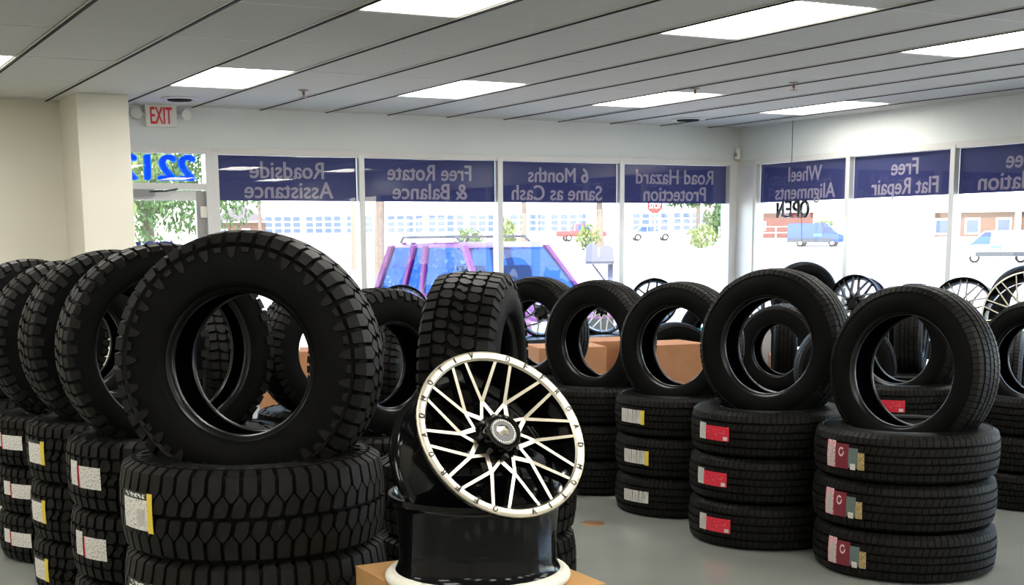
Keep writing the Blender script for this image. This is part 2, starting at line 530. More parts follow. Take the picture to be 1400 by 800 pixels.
dpart('stile', (3.30, YW - 0.005, 0.02), (3.38, YW + 0.045, 1.89), DOORALU)
dpart('rail', (2.64, YW - 0.005, 1.81), (3.30, YW + 0.045, 1.89), ALU)
dpart('rail', (2.64, YW - 0.005, 0.02), (3.30, YW + 0.045, 0.25), DOORALU)
dp = dpart('door_pane', (2.64, YW + 0.018, 0.25), (3.30, YW + 0.024, 1.81), GLASS)
dpart('push_bar', (2.64, YW - 0.06, 1.0), (3.30, YW - 0.03, 1.05), ALU)
cl = dpart('door_closer', (2.66, YW - 0.075, 1.845), (2.93, YW - 0.006, 1.90), GREYSTEEL, 0.008)
arm = MB().tube([(2.8, YW - 0.05, 1.875), (3.02, YW - 0.10, 1.885), (3.16, YW - 0.02, 1.91)], 0.008, 6)
o = link('closer_arm', arm.mesh('closer_arm', CARDARK, 40), dr); o.matrix_basis = doff
o = dpart('door_sensor', (3.33, YW - 0.03, 1.66), (3.385, YW - 0.004, 1.76), PLASTIC, 0.006)
for (t, c, z, wd, h, mt, par) in (('2212', 2.985, 2.088, 0.68, 0.205, BLUEVINYL, tp), ('TIRES', 2.86, 1.40, 0.46, 0.12, DKBLUEVINYL, dp)):
    me = fit_text(t, wd, h, 0.05)
    me.materials.append(mt)
    o = link('lettering', me, par)
    o.matrix_basis = Matrix.Translation((c, YW + 0.0265, z)) @ Matrix(((-1, 0, 0, 0), (0, 0, -1, 0), (0, 1, 0, 0), (0, 0, 0, 1)))
    o['label'] = 'blue vinyl characters %s read mirrored from indoors' % t

# ---- ceiling lights
fr_m = MB()
hw, hl = BP / 2 - 0.01, AP / 2 - 0.008
fr_m.box((-hw, -hl, 0), (-hw + 0.022, hl, 0.03)).box((hw - 0.022, -hl, 0), (hw, hl, 0.03)).box((-hw + 0.022, -hl, 0), (hw - 0.022, -hl + 0.022, 0.03)).box((-hw + 0.022, hl - 0.022, 0), (hw - 0.022, hl, 0.03))
fr_me = fr_m.mesh('frame', TEE)
df_me = MB().box((-hw + 0.022, -hl + 0.022, 0.008), (hw - 0.022, hl - 0.022, 0.02)).mesh('diffuser', DIFFUSER)
LN = {(2, 0): 'lit ceiling light panel nearest the exit sign', (2, 3): 'lit ceiling light panel cut by the top edge left of the middle',
      (5, 0): 'lit ceiling light panel over the second far window bay', (5, 3): 'largest whole lit ceiling light panel, upper right of the middle',
      (8, 0): 'lit ceiling light panel over the far window bay beside the corner', (8, 3): 'lit ceiling light panel cut by the right edge of the frame',
      (11, 0): 'lit ceiling light panel closest to the corner post, along the right wall', (-1, 3): 'lit ceiling light panel just peeping in at the left edge of the frame',}
for (k, n) in sorted(LIGHT_CELLS):
    t = empty('ceiling_light', (B0 + BP * (k + 0.5), A0 - AP * (n + 0.5), ZC),
              LN.get((k, n), 'lit ceiling light panel out of frame above or behind the viewer'), 'ceiling light', 'recessed fluorescent ceiling lights')
    link('frame', fr_me, t)
    link('diffuser', df_me, t)

# ---- small things on the ceiling and walls
def ceiling_disc(name, x, y, r, label, cat, cone=True):
    t = empty(name, (x, y, ZC), label, cat)
    link('ring', MB().lathe([(r, 0.0), (r * 0.98, -0.012), (r * 0.86, -0.016), (r * 0.8, -0.004)], 28).mesh('ring', TEE, 40), t)
    if cone:
        link('cone', MB().lathe([(r * 0.66, -0.006), (r * 0.62, -0.022), (r * 0.45, -0.012), (r * 0.30, -0.026), (0.001, -0.03)], 28).mesh('cone', TEEDARK, 40), t)
    else:
        link('cap', MB().lathe([(r * 0.8, -0.004), (r * 0.72, -0.035), (r * 0.3, -0.042), (0.001, -0.042)], 24).mesh('cap', PLASTIC, 40), t)
    return t
ceiling_disc('ceiling_vent', 3.02, 11.03, 0.15, 'round dark-centred ceiling vent above the exit sign', 'vent')
ceiling_disc('ceiling_vent', 8.0, 10.95, 0.17, 'round dark-centred ceiling vent near the window corner', 'vent')
for (x, y, lb) in ((3.72, 10.06, 'small brass fire sprinkler on the ceiling right of the exit sign'), (6.89, 8.10, 'small fire sprinkler on the ceiling nearest the right wall'),
                   (6.45, 8.74, 'small fire sprinkler at the tip of the far corner-side light panel')):
    t = empty('sprinkler', (x, y, ZC), lb, 'sprinkler')
    link('escutcheon', MB().lathe([(0.04, 0), (0.035, -0.01), (0.012, -0.012)], 20).mesh('escutcheon', GREYSTEEL, 40), t)
    link('head', MB().lathe([(0.011, -0.011), (0.010, -0.04), (0.004, -0.042), (0.004, -0.055), (0.026, -0.057), (0.026, -0.060), (0.001, -0.060)], 14).mesh('head', BRASS, 40), t)

ex = empty('exit_sign', (3.02, YW, 2.42), 'white EXIT sign with red letters and two lamp heads above the door', 'exit sign')
boxobj('housing', (-0.135, -0.055, 0.0), (0.135, 0.0, 0.185), PLASTIC, ex, 0.012)
me = fit_text('EXIT', 0.185, 0.135, 0.02, 0.002)
me.materials.append(RED)
link('lettering', me, ex, Matrix.Translation((0.0, -0.057, 0.092)) @ Matrix.Rotation(PI / 2, 4, 'X'))
for sx in (-1, 1):
    ln = link('lamp_head', MB().lathe([(0.001, 0.0), (0.03, 0.0), (0.045, 0.035), (0.045, 0.06), (0.04, 0.062), (0.001, 0.058)], 20).mesh('lamp_head', PLASTIC, 40), ex,
              Matrix.Translation((sx * 0.195, -0.02, 0.105)) @ Matrix.Rotation(PI / 2, 4, 'X') @ Matrix.Rotation(sx * 0.3, 4, 'Y'))
    link('neck', MB().tube([(sx * 0.13, -0.03, 0.10), (sx * 0.19, -0.03, 0.105)], 0.012, 8).mesh('neck', PLASTIC, 40), ex)
sn = empty('motion_sensor', (XW - 0.02, YW - 0.02, 2.27), 'small white sensor in the corner under the ceiling', 'sensor')
boxobj('housing', (-0.05, -0.05, 0), (0.0, 0.0, 0.12), PLASTIC, sn, 0.012)
link('lens', MB().lathe([(0.001, 0.02), (0.018, 0.012), (0.022, 0)], 14).mesh('lens', GREYSTEEL, 40), sn, Matrix.Translation((-0.05, -0.03, 0.05)) @ Matrix.Rotation(-PI / 2, 4, 'Y'))
tag(link('floor_drain', MB().lathe([(0.001, 0.004), (0.055, 0.004), (0.062, 0.0)], 24).mesh('floor_drain', BRASS, 40), None, Matrix.Translation((3.62, 5.73, 0.0))),
    'small round brown cover set in the grey floor right of the show wheel', 'floor cover')

# neon OPEN sign: unlit tubing on a hanging wire, mirrored from indoors
ns = empty('neon_sign', (XW - 0.08, 10.72, 1.66), 'unlit black neon OPEN sign hanging in the window beside the corner post', 'neon sign')
def stroke(pts, r=0.011):
    # local u runs along +y (mirrored view), v up
    return [(0, u, v) for u, v in pts]
def arc(cu, cv, ru, rv, a0, a1, n=14):
    return [(cu + ru * math.cos(math.radians(a0 + (a1 - a0) * i / n)), cv + rv * math.sin(math.radians(a0 + (a1 - a0) * i / n))) for i in range(n + 1)]
letters = {'letter_o': [arc(-0.21, 0.07, 0.055, 0.072, 0, 360, 20)],
           'letter_p': [[(-0.12, -0.01), (-0.12, 0.142)], arc(-0.12, 0.10, 0.075, 0.042, 90, -90, 10)],
           'letter_e': [[(0.075, 0.0), (0.0, 0.0), (0.0, 0.142), (0.075, 0.142)], [(0.0, 0.072), (0.06, 0.072)]],
           'letter_n': [[(0.115, 0.0), (0.115, 0.142), (0.20, 0.0), (0.20, 0.142)]]}
for nm, ss in letters.items():
    mb = MB()
    for s_ in ss:
        mb.tube(stroke(s_), 0.017, 6)
        mb.tube([(0.02, u * 1.0 + 0.012, v - 0.008) for u, v in s_], 0.006, 6)
    link(nm, mb.mesh(nm, NEON, 50), ns)
link('hanging_wire', MB().tube([(0, 0.0, 0.14), (0, 0.0, 0.94)], 0.0035, 6).mesh('hanging_wire', WIRE), ns)
link('power_cord', MB().tube([(0, -0.17, 0.0), (0.01, -0.175, -0.3), (0.0, -0.15, -0.65)], 0.0035, 6).mesh('power_cord', WIRE), ns)

# =================================================================== TIRES
def tire_meshes(name, R, W, Rb, kind):
    """carcass + tread meshes, axis = local Z, centred"""
    TW = W * (0.86 if kind != 'road' else 0.80)
    d = {'mud': 0.017, 'terrain': 0.013, 'road': 0.008}[kind]
    drop = {'mud': 0.012, 'terrain': 0.012, 'road': 0.010}[kind]
    H = R - Rb
    def surf(v, h):
        a = abs(v)
        s = 1 if v >= 0 else -1
        if a <= 1:
            z, r = v * TW / 2, R - d - drop * a ** 2.6
            n = (0.12 * a * a * s, 1.0)
        else:
            t = a - 1
            z = s * (TW / 2 + (W / 2 - TW / 2) * min(1, t * 1.25) ** 0.55 * 0.96)
            r = R - d - drop - H * 0.42 * t
            q = min(1, t * 2.2)
            n = (s * (0.12 + 0.88 * q), 1.0 - 0.92 * q)
        l = math.hypot(*n)
        return (r + n[1] / l * h, z + n[0] / l * h)
    # carcass
    half = [(surf(v, 0)) for v in (0, 0.35, 0.65, 0.88, 1.0, 1.05, 1.12, 1.25, 1.45, 1.7, 1.95)]
    W2 = W / 2
    half += [(Rb + H * 0.175, W2 * 0.985), (Rb + H * 0.165, W2 * 0.975), (Rb + H * 0.10, W2 * 0.93), (Rb + 0.016, W2 * 0.86)]
    bead = [(Rb + 0.016, W2 * 0.86), (Rb + 0.005, W2 * 0.80), (Rb, W2 * 0.72), (Rb, W2 * 0.60), (Rb + 0.004, W2 * 0.55)]
    liner = [(Rb + 0.004, W2 * 0.55), (Rb + 0.02, W2 * 0.62), (Rb + H * 0.3, W2 * 0.80), (Rb + H * 0.55, W2 * 0.88), (Rb + H * 0.74, W2 * 0.80), (R - d - 0.022, TW * 0.40), (R - d - 0.016, 0)]
    N = 84
    mb = MB()
    mir = lambda pr: [(r, -z) for r, z in reversed(pr)]
    mb.lathe(mir(half) [:-1] + half, N, 0)
    mb.lathe(bead, N, 1)
    mb.lathe([(r, -z) for r, z in bead], N, 1)
    mb.lathe(liner + [(r, -z) for r, z in reversed(liner[:-1])], N, 2)
    ca = mb.mesh(name + '_carcass', [RUBBER, BEAD, LINER], 50, recalc=False)
    # tread
    tb = MB()
    NP = {'mud': 50, 'terrain': 50, 'road': 84}[kind]
    def block(i, secs, hscale=1.0):
        vs, fs = [], []
        k = len(secs)
        for (v, u0, u1) in secs:
            hh = d * hscale * (1.0 if abs(v) <= 1 else max(0.25, 1 - 0.9 * (abs(v) - 1)))
            for (u, h, ins) in ((u0, -0.004, 0), (u0, hh, 0.02), (u1, hh, -0.02), (u1, -0.004, 0)):
                a = 2 * PI * (i + u + ins) / NP
                r, z = surf(v, h)
                vs.append((r * math.cos(a), r * math.sin(a), z))
        for q in range(k - 1):
            b = q * 4
            for e in range(3):
                fs.append((b + e, b + e + 1, b + e + 5, b + e + 4))
        fs.append((3, 2, 1, 0))
        e = (k - 1) * 4
        fs.append((e, e + 1, e + 2, e + 3))
        tb.add(vs, fs, 0)
    mirror = lambda secs, sh: [(-v, sh - u1, sh - u0) for (v, u0, u1) in reversed(secs)]
    for i in range(NP):
        if kind == 'mud':
            sh = [(-1.26, .12, .82), (-1.0, .07, .87), (-.66, .10, .90), (-.58, .16, .92), (-.42, .50, .66)]
            mid = [(-.56, .98, 1.12), (-.40, .72, 1.42), (-.34, .70, 1.48), (-.10, .86, 1.62), (-.05, 1.0, 1.56)]
            nub = [(-1.76, .44, .60), (-1.64, .24, .74), (-1.36, .12, .82)] if i % 2 == 0 else [(-1.52, .22, .74), (-1.36, .14, .80)]
            for b_, hs in ((sh, 1.0), (mid, 1.0), (nub, 0.75)):
                block(i, b_, hs)
                block(i, mirror(b_, 2.2), hs)
        elif kind == 'terrain':
            sh = [(-1.42 if i % 2 else -1.26, .14, .80), (-1.0, .10, .88), (-.68, .10, .84)]
            if i % 2:
                mid = [(-.62, .34, .80), (-.52, .14, 1.04), (-.34, .16, 1.16), (-.24, .44, 1.02)]
                cen = [(-.20, .50, .80), (-.08, .30, 1.10), (.08, .50, 1.36), (.19, .90, 1.24)]
            else:
                mid = [(-.60, .30, .84), (-.50, .20, .96), (-.32, .30, .98), (-.26, .42, .90)]
                cen = [(-.17, .28, .84), (-.06, .26, .92), (.06, .66, 1.22), (.17, .74, 1.14)]
            block(i, sh); block(i, mirror(sh, 1.45))
            block(i, mid); block(i, mirror(mid, 1.75))
            block(i, cen)
        else:
            sh = [(-1.30, .06, .94), (-1.0, .04, .96), (-.70, .04, .96)]
            r1 = [(-.58, .03, .96), (-.24, .35, 1.28)]
            cen = [(-.13, .03, .97), (.13, .03, .97)]
            block(i, sh); block(i, mirror(sh, 1.2))
            block(i, r1); block(i, mirror(r1, 1.6))
            block(i, cen)
    if kind == 'mud':
        for sg_ in (-1, 1):
            tb.lathe([surf(sg_ * 1.27, 0.001), surf(sg_ * 1.30, d * 0.8), surf(sg_ * 1.33, 0.001)], 84)
    tr_ = tb.mesh(name + '_tread', TREAD, 30, recalc=True)
    return dict(carcass=ca, tread=tr_, R=R, W=W, Rb=Rb, TW=TW, d=d, drop=drop, surf=surf, labels={})

def label_meshes(T, style):
    """sticker strips on the tread at angle 0: list of (name, mesh)"""
    if style in T['labels']:
        return T['labels'][style]
    R, TW = T['R'], T['TW']
    def patch(nm, a0, a1, v0, v1, m, lift, skew=0.0):
        n, k = 6, 4
        a0, a1, v0, v1 = a0 * sx, a1 * sx, v0 * sy, v1 * sy
        vs, fs, uv = [], [], []
        for i in range(n + 1):
            for j in range(k + 1):
                x, y = i / n, j / k
                v = v0 + (v1 - v0) * y
                a = (a0 + (a1 - a0) * x) / R
                r, z = T['surf'](v, T['d'] + lift)
                vs.append((r * math.cos(a), r * math.sin(a), z))
                uv.append((x, y))
        for i in range(n):
            for j in range(k):
                b = i * (k + 1) + j
                fs.append((b, b + k + 1, b + k + 2, b + 1))
        me = bpy.data.meshes.new(nm)
        me.from_pydata(vs, [], fs)
        me.materials.append(m)
        l = me.uv_layers.new(name='uv')
        for lp in me.loops:
            l.data[lp.index].uv = uv[lp.vertex_index]
        me.polygons.foreach_set('use_smooth', [True] * len(me.polygons))
        return (nm, me)
    sx, sy = {'red': (1.3, 1.4), 'white_red': (1.45, 1.1), 'barcode_yellow': (1.6, 1.3), 'barcode_white': (1.6, 1.3), 'white_black_yellow': (1.45, 1.0)}.get(style, (1.3, 1.05))
    def arc_patch(nm, ac, vc, ra, rv, m, lift):
        vs, fs = [], []
        for i in range(19):
            t = math.radians(40 + 330 * i / 18)
            for q in (0.62, 1.0):
                aa = (ac + ra * q * math.cos(t)) * sx / R
                r, z = T['surf']((vc + rv * q * math.sin(t)) * sy, T['d'] + lift)
                vs.append((r * math.cos(aa), r * math.sin(aa), z))
        fs = [(2 * i, 2 * i + 2, 2 * i + 3, 2 * i + 1) for i in range(18)]
        me = bpy.data.meshes.new(nm)
        me.from_pydata(vs, [], fs)
        me.materials.append(m)
        return (nm, me)
    # widths in metres along the tread, v across (up when lying flat)
    if style == 'white_black_yellow':
        ps = [patch('label', -.055, .055, -.42, .36, PAPER, .002), patch('header_band', -.055, .04, .36, .54, BLACKINK, .0022), patch('yellow_strip', .04, .056, -.46, .54, YELLOW, .0026),
              patch('barcode', .004, .034, -.30, .12, BARCODE, .003), patch('header_print', -.045, .034, .40, .50, HEADERPRINT, .0028)]
    elif style == 'white_yellow':
        ps = [patch('label', -.05, .035, -.36, .46, PAPER, .002), patch('header_band', -.05, .035, .38, .48, BLACKINK, .0026), patch('yellow_strip', .035, .055, -.38, .48, YELLOW, .0026)]
    elif style == 'white_pair':
        ps = [patch('label', -.03, .065, -.34, .34, PAPER, .002), patch('side_paper', -.078, -.036, -.30, .46, PAPER, .002), patch('red_edge', -.03, -.024, -.34, .34, REDINK, .0026)]
    elif style == 'white_plain':
        ps = [patch('label', -.055, .05, -.30, .34, PAPER, .002), patch('side_paper', -.10, -.058, -.2, .42, PAPER, .002), patch('red_edge', -.055, -.049, -.30, .34, REDINK, .0026)]
    elif style == 'barcode_yellow':
        ps = [patch('label', -.06, .035, -.30, .34, BARCODE, .002), patch('yellow_strip', .035, .05, -.34, .34, YELLOW, .0026)]
    elif style == 'barcode_white':
        ps = [patch('label', -.06, .05, -.26, .30, BARCODE, .002)]
    elif style == 'white_red':
        ps = [patch('label', -.075, -.04, -.34, .46, BARCODE, .002), patch('red_panel', -.04, .06, -.34, .36, REDPRINT, .0022), patch('white_square', .038, .054, -.30, -.12, PAPER, .0028)]
    else:  # red, dark red, green
        ps = [patch('label', -.078, -.035, -.46, .50, PINKPAPER, .002), patch('dark_red_panel', -.035, .022, -.46, .44, DEEPRED, .0022), patch('barcode', -.066, -.044, -.4, .3, BARCODE, .0028),
              arc_patch('curl_mark', -.008, .14, .012, .17, PINKPAPER, .0028), patch('grey_green_panel', .022, .058, -.40, .32, GREYGREEN, .002), patch('tan_panel', .058, .082, -.44, .18, TANPRINT, .002), patch('white_corner', .03, .05, -.46, -.24, PAPER, .0028)]
    T['labels'][style] = ps
    return ps

KINDS = {}
def get_kind(kind, R, W, Rb):
    key = (kind, R, W, Rb)
    if key not in KINDS:
        KINDS[key] = tire_meshes('tire', R, W, Rb, kind)
    return KINDS[key]

def add_tire(T, root, M, sticker=None):
    c = link('carcass', T['carcass'], root, M)
    link('tread', T['tread'], root, M)
    if sticker:
        ps = label_meshes(T, sticker)
        lb = link(ps[0][0], ps[0][1], root, M)
        lb['label'] = {'white_black_yellow': 'white sticker with a black header and yellow strip', 'white_yellow': 'white sticker with a yellow strip', 'white_pair': 'pair of white paper stickers with a red edge',
                       'white_plain': 'white paper stickers', 'barcode_yellow': 'pale barcode sticker with a yellow strip', 'barcode_white': 'pale barcode sticker', 'white_red': 'bright red and white sticker',
                       'red': 'pink, dark red and grey-green sticker'}[sticker]
        for nm, me in ps[1:]:
            link(nm, me, lb)

def lying(T, x, y, z, spin, label, group, sticker=None):
    o = empty('tire', (x, y, z), label, 'tire', group, (0, 0, spin))
    add_tire(T, o, Matrix.Translation((0, 0, T['W'] / 2)), sticker)
    return o

def standing(T, x, y, zc, yaw, label, group, lean=0.0, spin=0.0):
    """axis horizontal, pointing away along yaw (degrees from +y to +x)"""
    o = empty('tire', (x, y, zc - T['R']), label, 'tire', group, (-math.radians(lean), 0, -math.radians(yaw)))
    add_tire(T, o, Matrix.Translation((0, 0, T['R'])) @ Matrix.Rotation(-PI / 2, 4, 'X') @ Matrix.Rotation(spin, 4, 'Z'))
    return o

def stack(T, x, y, n, faces, desc, group, sticker, z0=0.0, jit=0.006):
    """n tires lying on one another; faces = direction (deg from +y to +x) the stickers look to"""
    names = {1: ['single'], 3: ['bottom', 'middle', 'topmost'], 2: ['lower', 'upper'], 4: ['bottom', 'second lowest', 'third lowest', 'topmost']}[n]
    for i in range(n):
        a = math.radians(90 - faces) + random.uniform(-0.04, 0.04)
        st = sticker[i] if isinstance(sticker, (list, tuple)) else sticker
        lying(T, x + random.uniform(-jit, jit), y + random.uniform(-jit, jit), z0 + i * T['W'], a, desc % names[i], group, st)

# ---- right-hand row of road tires, near to far (x about 4.2)
GR = 'road tires stacked flat in the right-hand row'
GS = 'road tires standing on the right-hand row of stacks'
T1 = get_kind('road', 0.395, 0.212, 0.240)
T1s = get_kind('road', 0.375, 0.215, 0.242)
stack(T1, 4.35, 4.30, 3, 265, '%s of three flat tires with dark red and grey-green stickers, nearest right stack', GR, 'red')
standing(T1s, 4.35, 4.30, 0.868, 76, 'road tire standing on the nearest right stack, the one with dark red stickers', GS, 4)
T2 = get_kind('road', 0.372, 0.218, 0.228)
stack(T2, 4.20, 5.06, 3, 260, '%s of three flat tires with bright red and white stickers', GR, 'white_red')
standing(T2, 4.22, 5.06, 0.935, 66, 'road tire standing on the stack with bright red and white stickers', GS, 3)
T3 = get_kind('road', 0.345, 0.212, 0.208)
stack(T3, 4.25, 5.86, 3, 258, '%s of three flat tires with pale barcode stickers', GR, ['barcode_white', 'barcode_yellow', 'barcode_yellow'])
standing(T3, 4.25, 5.86, 0.88, 66, 'road tire standing on the stack with pale barcode stickers', GS, 2)
T4 = get_kind('road', 0.36, 0.205, 0.205)
stack(T4, 4.23, 6.64, 3, 60, '%s of three flat tires without visible stickers, behind the show wheel', GR, None)
standing(T4, 4.23, 6.64, 0.858, 70, 'road tire standing behind the show wheel, second from the knobbly upright tire', GS, 2)
stack(T4, 4.27, 7.44, 3, 60, '%s of three flat tires hidden behind the knobbly upright tire', GR, None)
standing(T4, 4.27, 7.44, 0.86, 68, 'road tire standing directly behind the knobbly upright tire', GS, 2)

# ---- second row behind it, seen through the holes
G2 = 'road tires stacked flat in the row nearer the windows'
G3 = 'road tires standing in the row nearer the windows'
T5 = get_kind('road', 0.32, 0.20, 0.195)
stack(T3, 5.62, 5.62, 3, 236, '%s of three flat tires seen through the hole of the nearest right upright tire', G2, [None, None, 'white_red'])
standing(T3, 5.66, 5.66, 0.83, 70, 'upright tire seen through the hole of the nearest right upright tire, framing another', G3)
stack(T5, 5.99, 4.98, 3, 236, '%s of three flat tires at the right edge of the frame', G2, None)
standing(T5, 6.00, 5.00, 0.79, 76, 'upright tire cut by the right edge of the frame', G3)
stack(T3, 6.45, 6.97, 1, 236, '%s flat tire behind the stack with bright red stickers', G2, None)
standing(T3, 6.45, 6.97, 0.55, 30, 'upright tire seen in the right part of the hole over the bright red stickers', G3)
stack(T4, 7.12, 8.44, 1, 236, '%s flat tire, farther one behind the stack with bright red stickers', G2, None)
standing(T4, 7.12, 8.44, 0.56, 66, 'upright tire filling the hole of the tire over the bright red stickers', G3)
stack(T4, 7.82, 10.21, 1, 236, '%s flat tire behind the stack with barcode stickers', G2, None)
standing(T4, 7.82, 10.21, 0.54, 62, 'upright tire seen in the right part of the hole over the barcode stickers', G3)
standing(T4, 7.02, 9.76, 0.36, 20, 'upright tire on the floor glimpsed at the left of the hole over the barcode stickers', G3)
stack(T4, 7.83, 7.72, 2, 236, '%s of two flat tires in front of the window bench', G2, None)
standing(T4, 7.83, 7.72, 0.73, 142, 'upright tire showing its ribbed tread inside the hole of the nearest right upright tire', G3)
stack(T4, 6.57, 5.70, 1, 236, '%s flat tire near the window at the right edge of the frame', G2, None)
standing(T4, 6.57, 5.70, 0.53, 142, 'upright tire showing its ribbed tread inside the hole at the right edge of the frame', G3)
stack(T4, 7.66, 9.04, 1, 236, '%s flat tire far behind the bright red stickers', G2, None)
standing(T4, 7.66, 9.04, 0.53, 128, 'upright tire showing its dark tread inside the holes over the bright red stickers', G3)
standing(T5, 8.80, 10.12, 0.58 + 0.32, 30, 'upright tire on the bench by the window beyond the tallest right-row tire', G3)
stack(T5, 8.20, 8.40, 2, 236, '%s of two flat tires beyond the nearest right upright tire, by the bench', G2, None)
standing(T5, 8.20, 8.40, 0.68, 150, 'upright tire whose tread just shows above the nearest right upright tire', G3)
# ---- left-hand row of mud and all-terrain tires (x about 1.2)
GM = 'off-road tires stacked flat in the left-hand row'
GN = 'off-road tires standing on the left-hand row of stacks'
TM1 = get_kind('mud', 0.405, 0.27, 0.215)
stack(TM1, 1.27, 3.98, 3, 254, '%s of three flat mud tires under the largest upright tire', GM, ['white_black_yellow', 'white_black_yellow', 'white_black_yellow'])
standing(TM1, 1.27, 3.99, 1.082, 36, 'largest upright mud tire in the left foreground, knobbly tread', GN, 3, 0.1)  # same tread rubber as the other tires
TM2 = get_kind('terrain', 0.39, 0.255, 0.21)
stack(TM2, 1.27, 4.93, 3, 248, '%s of three flat knobbly tires with paired white stickers', GM, 'white_pair')
TM2s = get_kind('terrain', 0.39, 0.255, 0.272)
standing(TM2s, 1.26, 4.93, 1.06, 0, 'upright knobbly tire just left of the largest upright tire', GN, 2)
TM3 = get_kind('terrain', 0.385, 0.245, 0.21)
stack(TM3, 1.25, 5.72, 3, 256, '%s of three flat knobbly tires with yellow-edged white stickers', GM, 'white_yellow')
standing(TM3, 1.25, 5.72, 1.04, -6, 'upright knobbly tire second left of the largest upright tire', GN, 2)
TM4 = get_kind('terrain', 0.385, 0.225, 0.21)
stack(TM4, 1.22, 6.52, 3, 236, '%s of three flat knobbly tires at the left edge with white stickers', GM, 'white_plain')
standing(TM4, 1.22, 6.52, 0.99, -6, 'upright knobbly tire third left of the largest upright tire', GN, 2)
stack(TM4, 1.18, 7.32, 3, 226, '%s of three flat knobbly tires hidden beyond the left-edge stack', GM, 'white_plain')
standing(TM4, 1.18, 7.32, 0.99, -6, 'farthest upright knobbly tire, at the left edge of the frame', GN, 2)

# ---- second left row
GQ = 'off-road tires stacked flat behind the left-hand row'
GU = 'off-road tires standing behind the left-hand row'
TA = get_kind('terrain', 0.405, 0.30, 0.215)
stack(TA, 2.44, 4.74, 2, 200, '%s of two flat knobbly tires behind the show wheel', GQ, None)
standing(TA, 2.44, 4.74, 0.925, -50, 'upright knobbly tire behind the show wheel, broad tread towards the viewer', GU, 0, 0.05)
TP = get_kind('terrain', 0.39, 0.25, 0.21)
stack(TP, 2.68, 6.25, 2, 200, '%s of two flat knobbly tires between the largest upright tire and the show wheel', GQ, None)
standing(TP, 2.68, 6.25, 0.83, -14, 'upright tire between the largest upright tire and the broad knobbly one', GU, 0)
stack(TP, 1.98, 6.80, 2, 200, '%s of two flat knobbly tires behind the largest upright tire', GQ, None)
standing(TP, 1.98, 6.80, 0.83, 92, 'upright knobbly tire seen in the middle of the hole of the largest upright tire', GU, 0)
stack(TP, 1.98, 7.62, 2, 200, '%s of two flat knobbly tires far behind the largest upright tire', GQ, None)
standing(TP, 1.98, 7.62, 0.83, 56, 'upright knobbly tire seen at the left of the hole of the largest upright tire', GU, 0)

stack(TP, 3.57, 8.18, 1, 200, '%s flat knobbly tire behind the upright tire next to the broad knobbly one', GQ, None)
standing(TP, 3.57, 8.18, 0.58, -55, 'upright knobbly tire seen dark through the hole next to the broad knobbly tire', GU, 0)

stack(TP, 2.75, 7.28, 2, 200, '%s of two flat knobbly tires far behind the gap right of the largest upright tire', GQ, None)
standing(TP, 2.75, 7.28, 0.83, -12, 'upright tire whose edge shows at the right inside the hole of the largest upright tire', GU, 0)

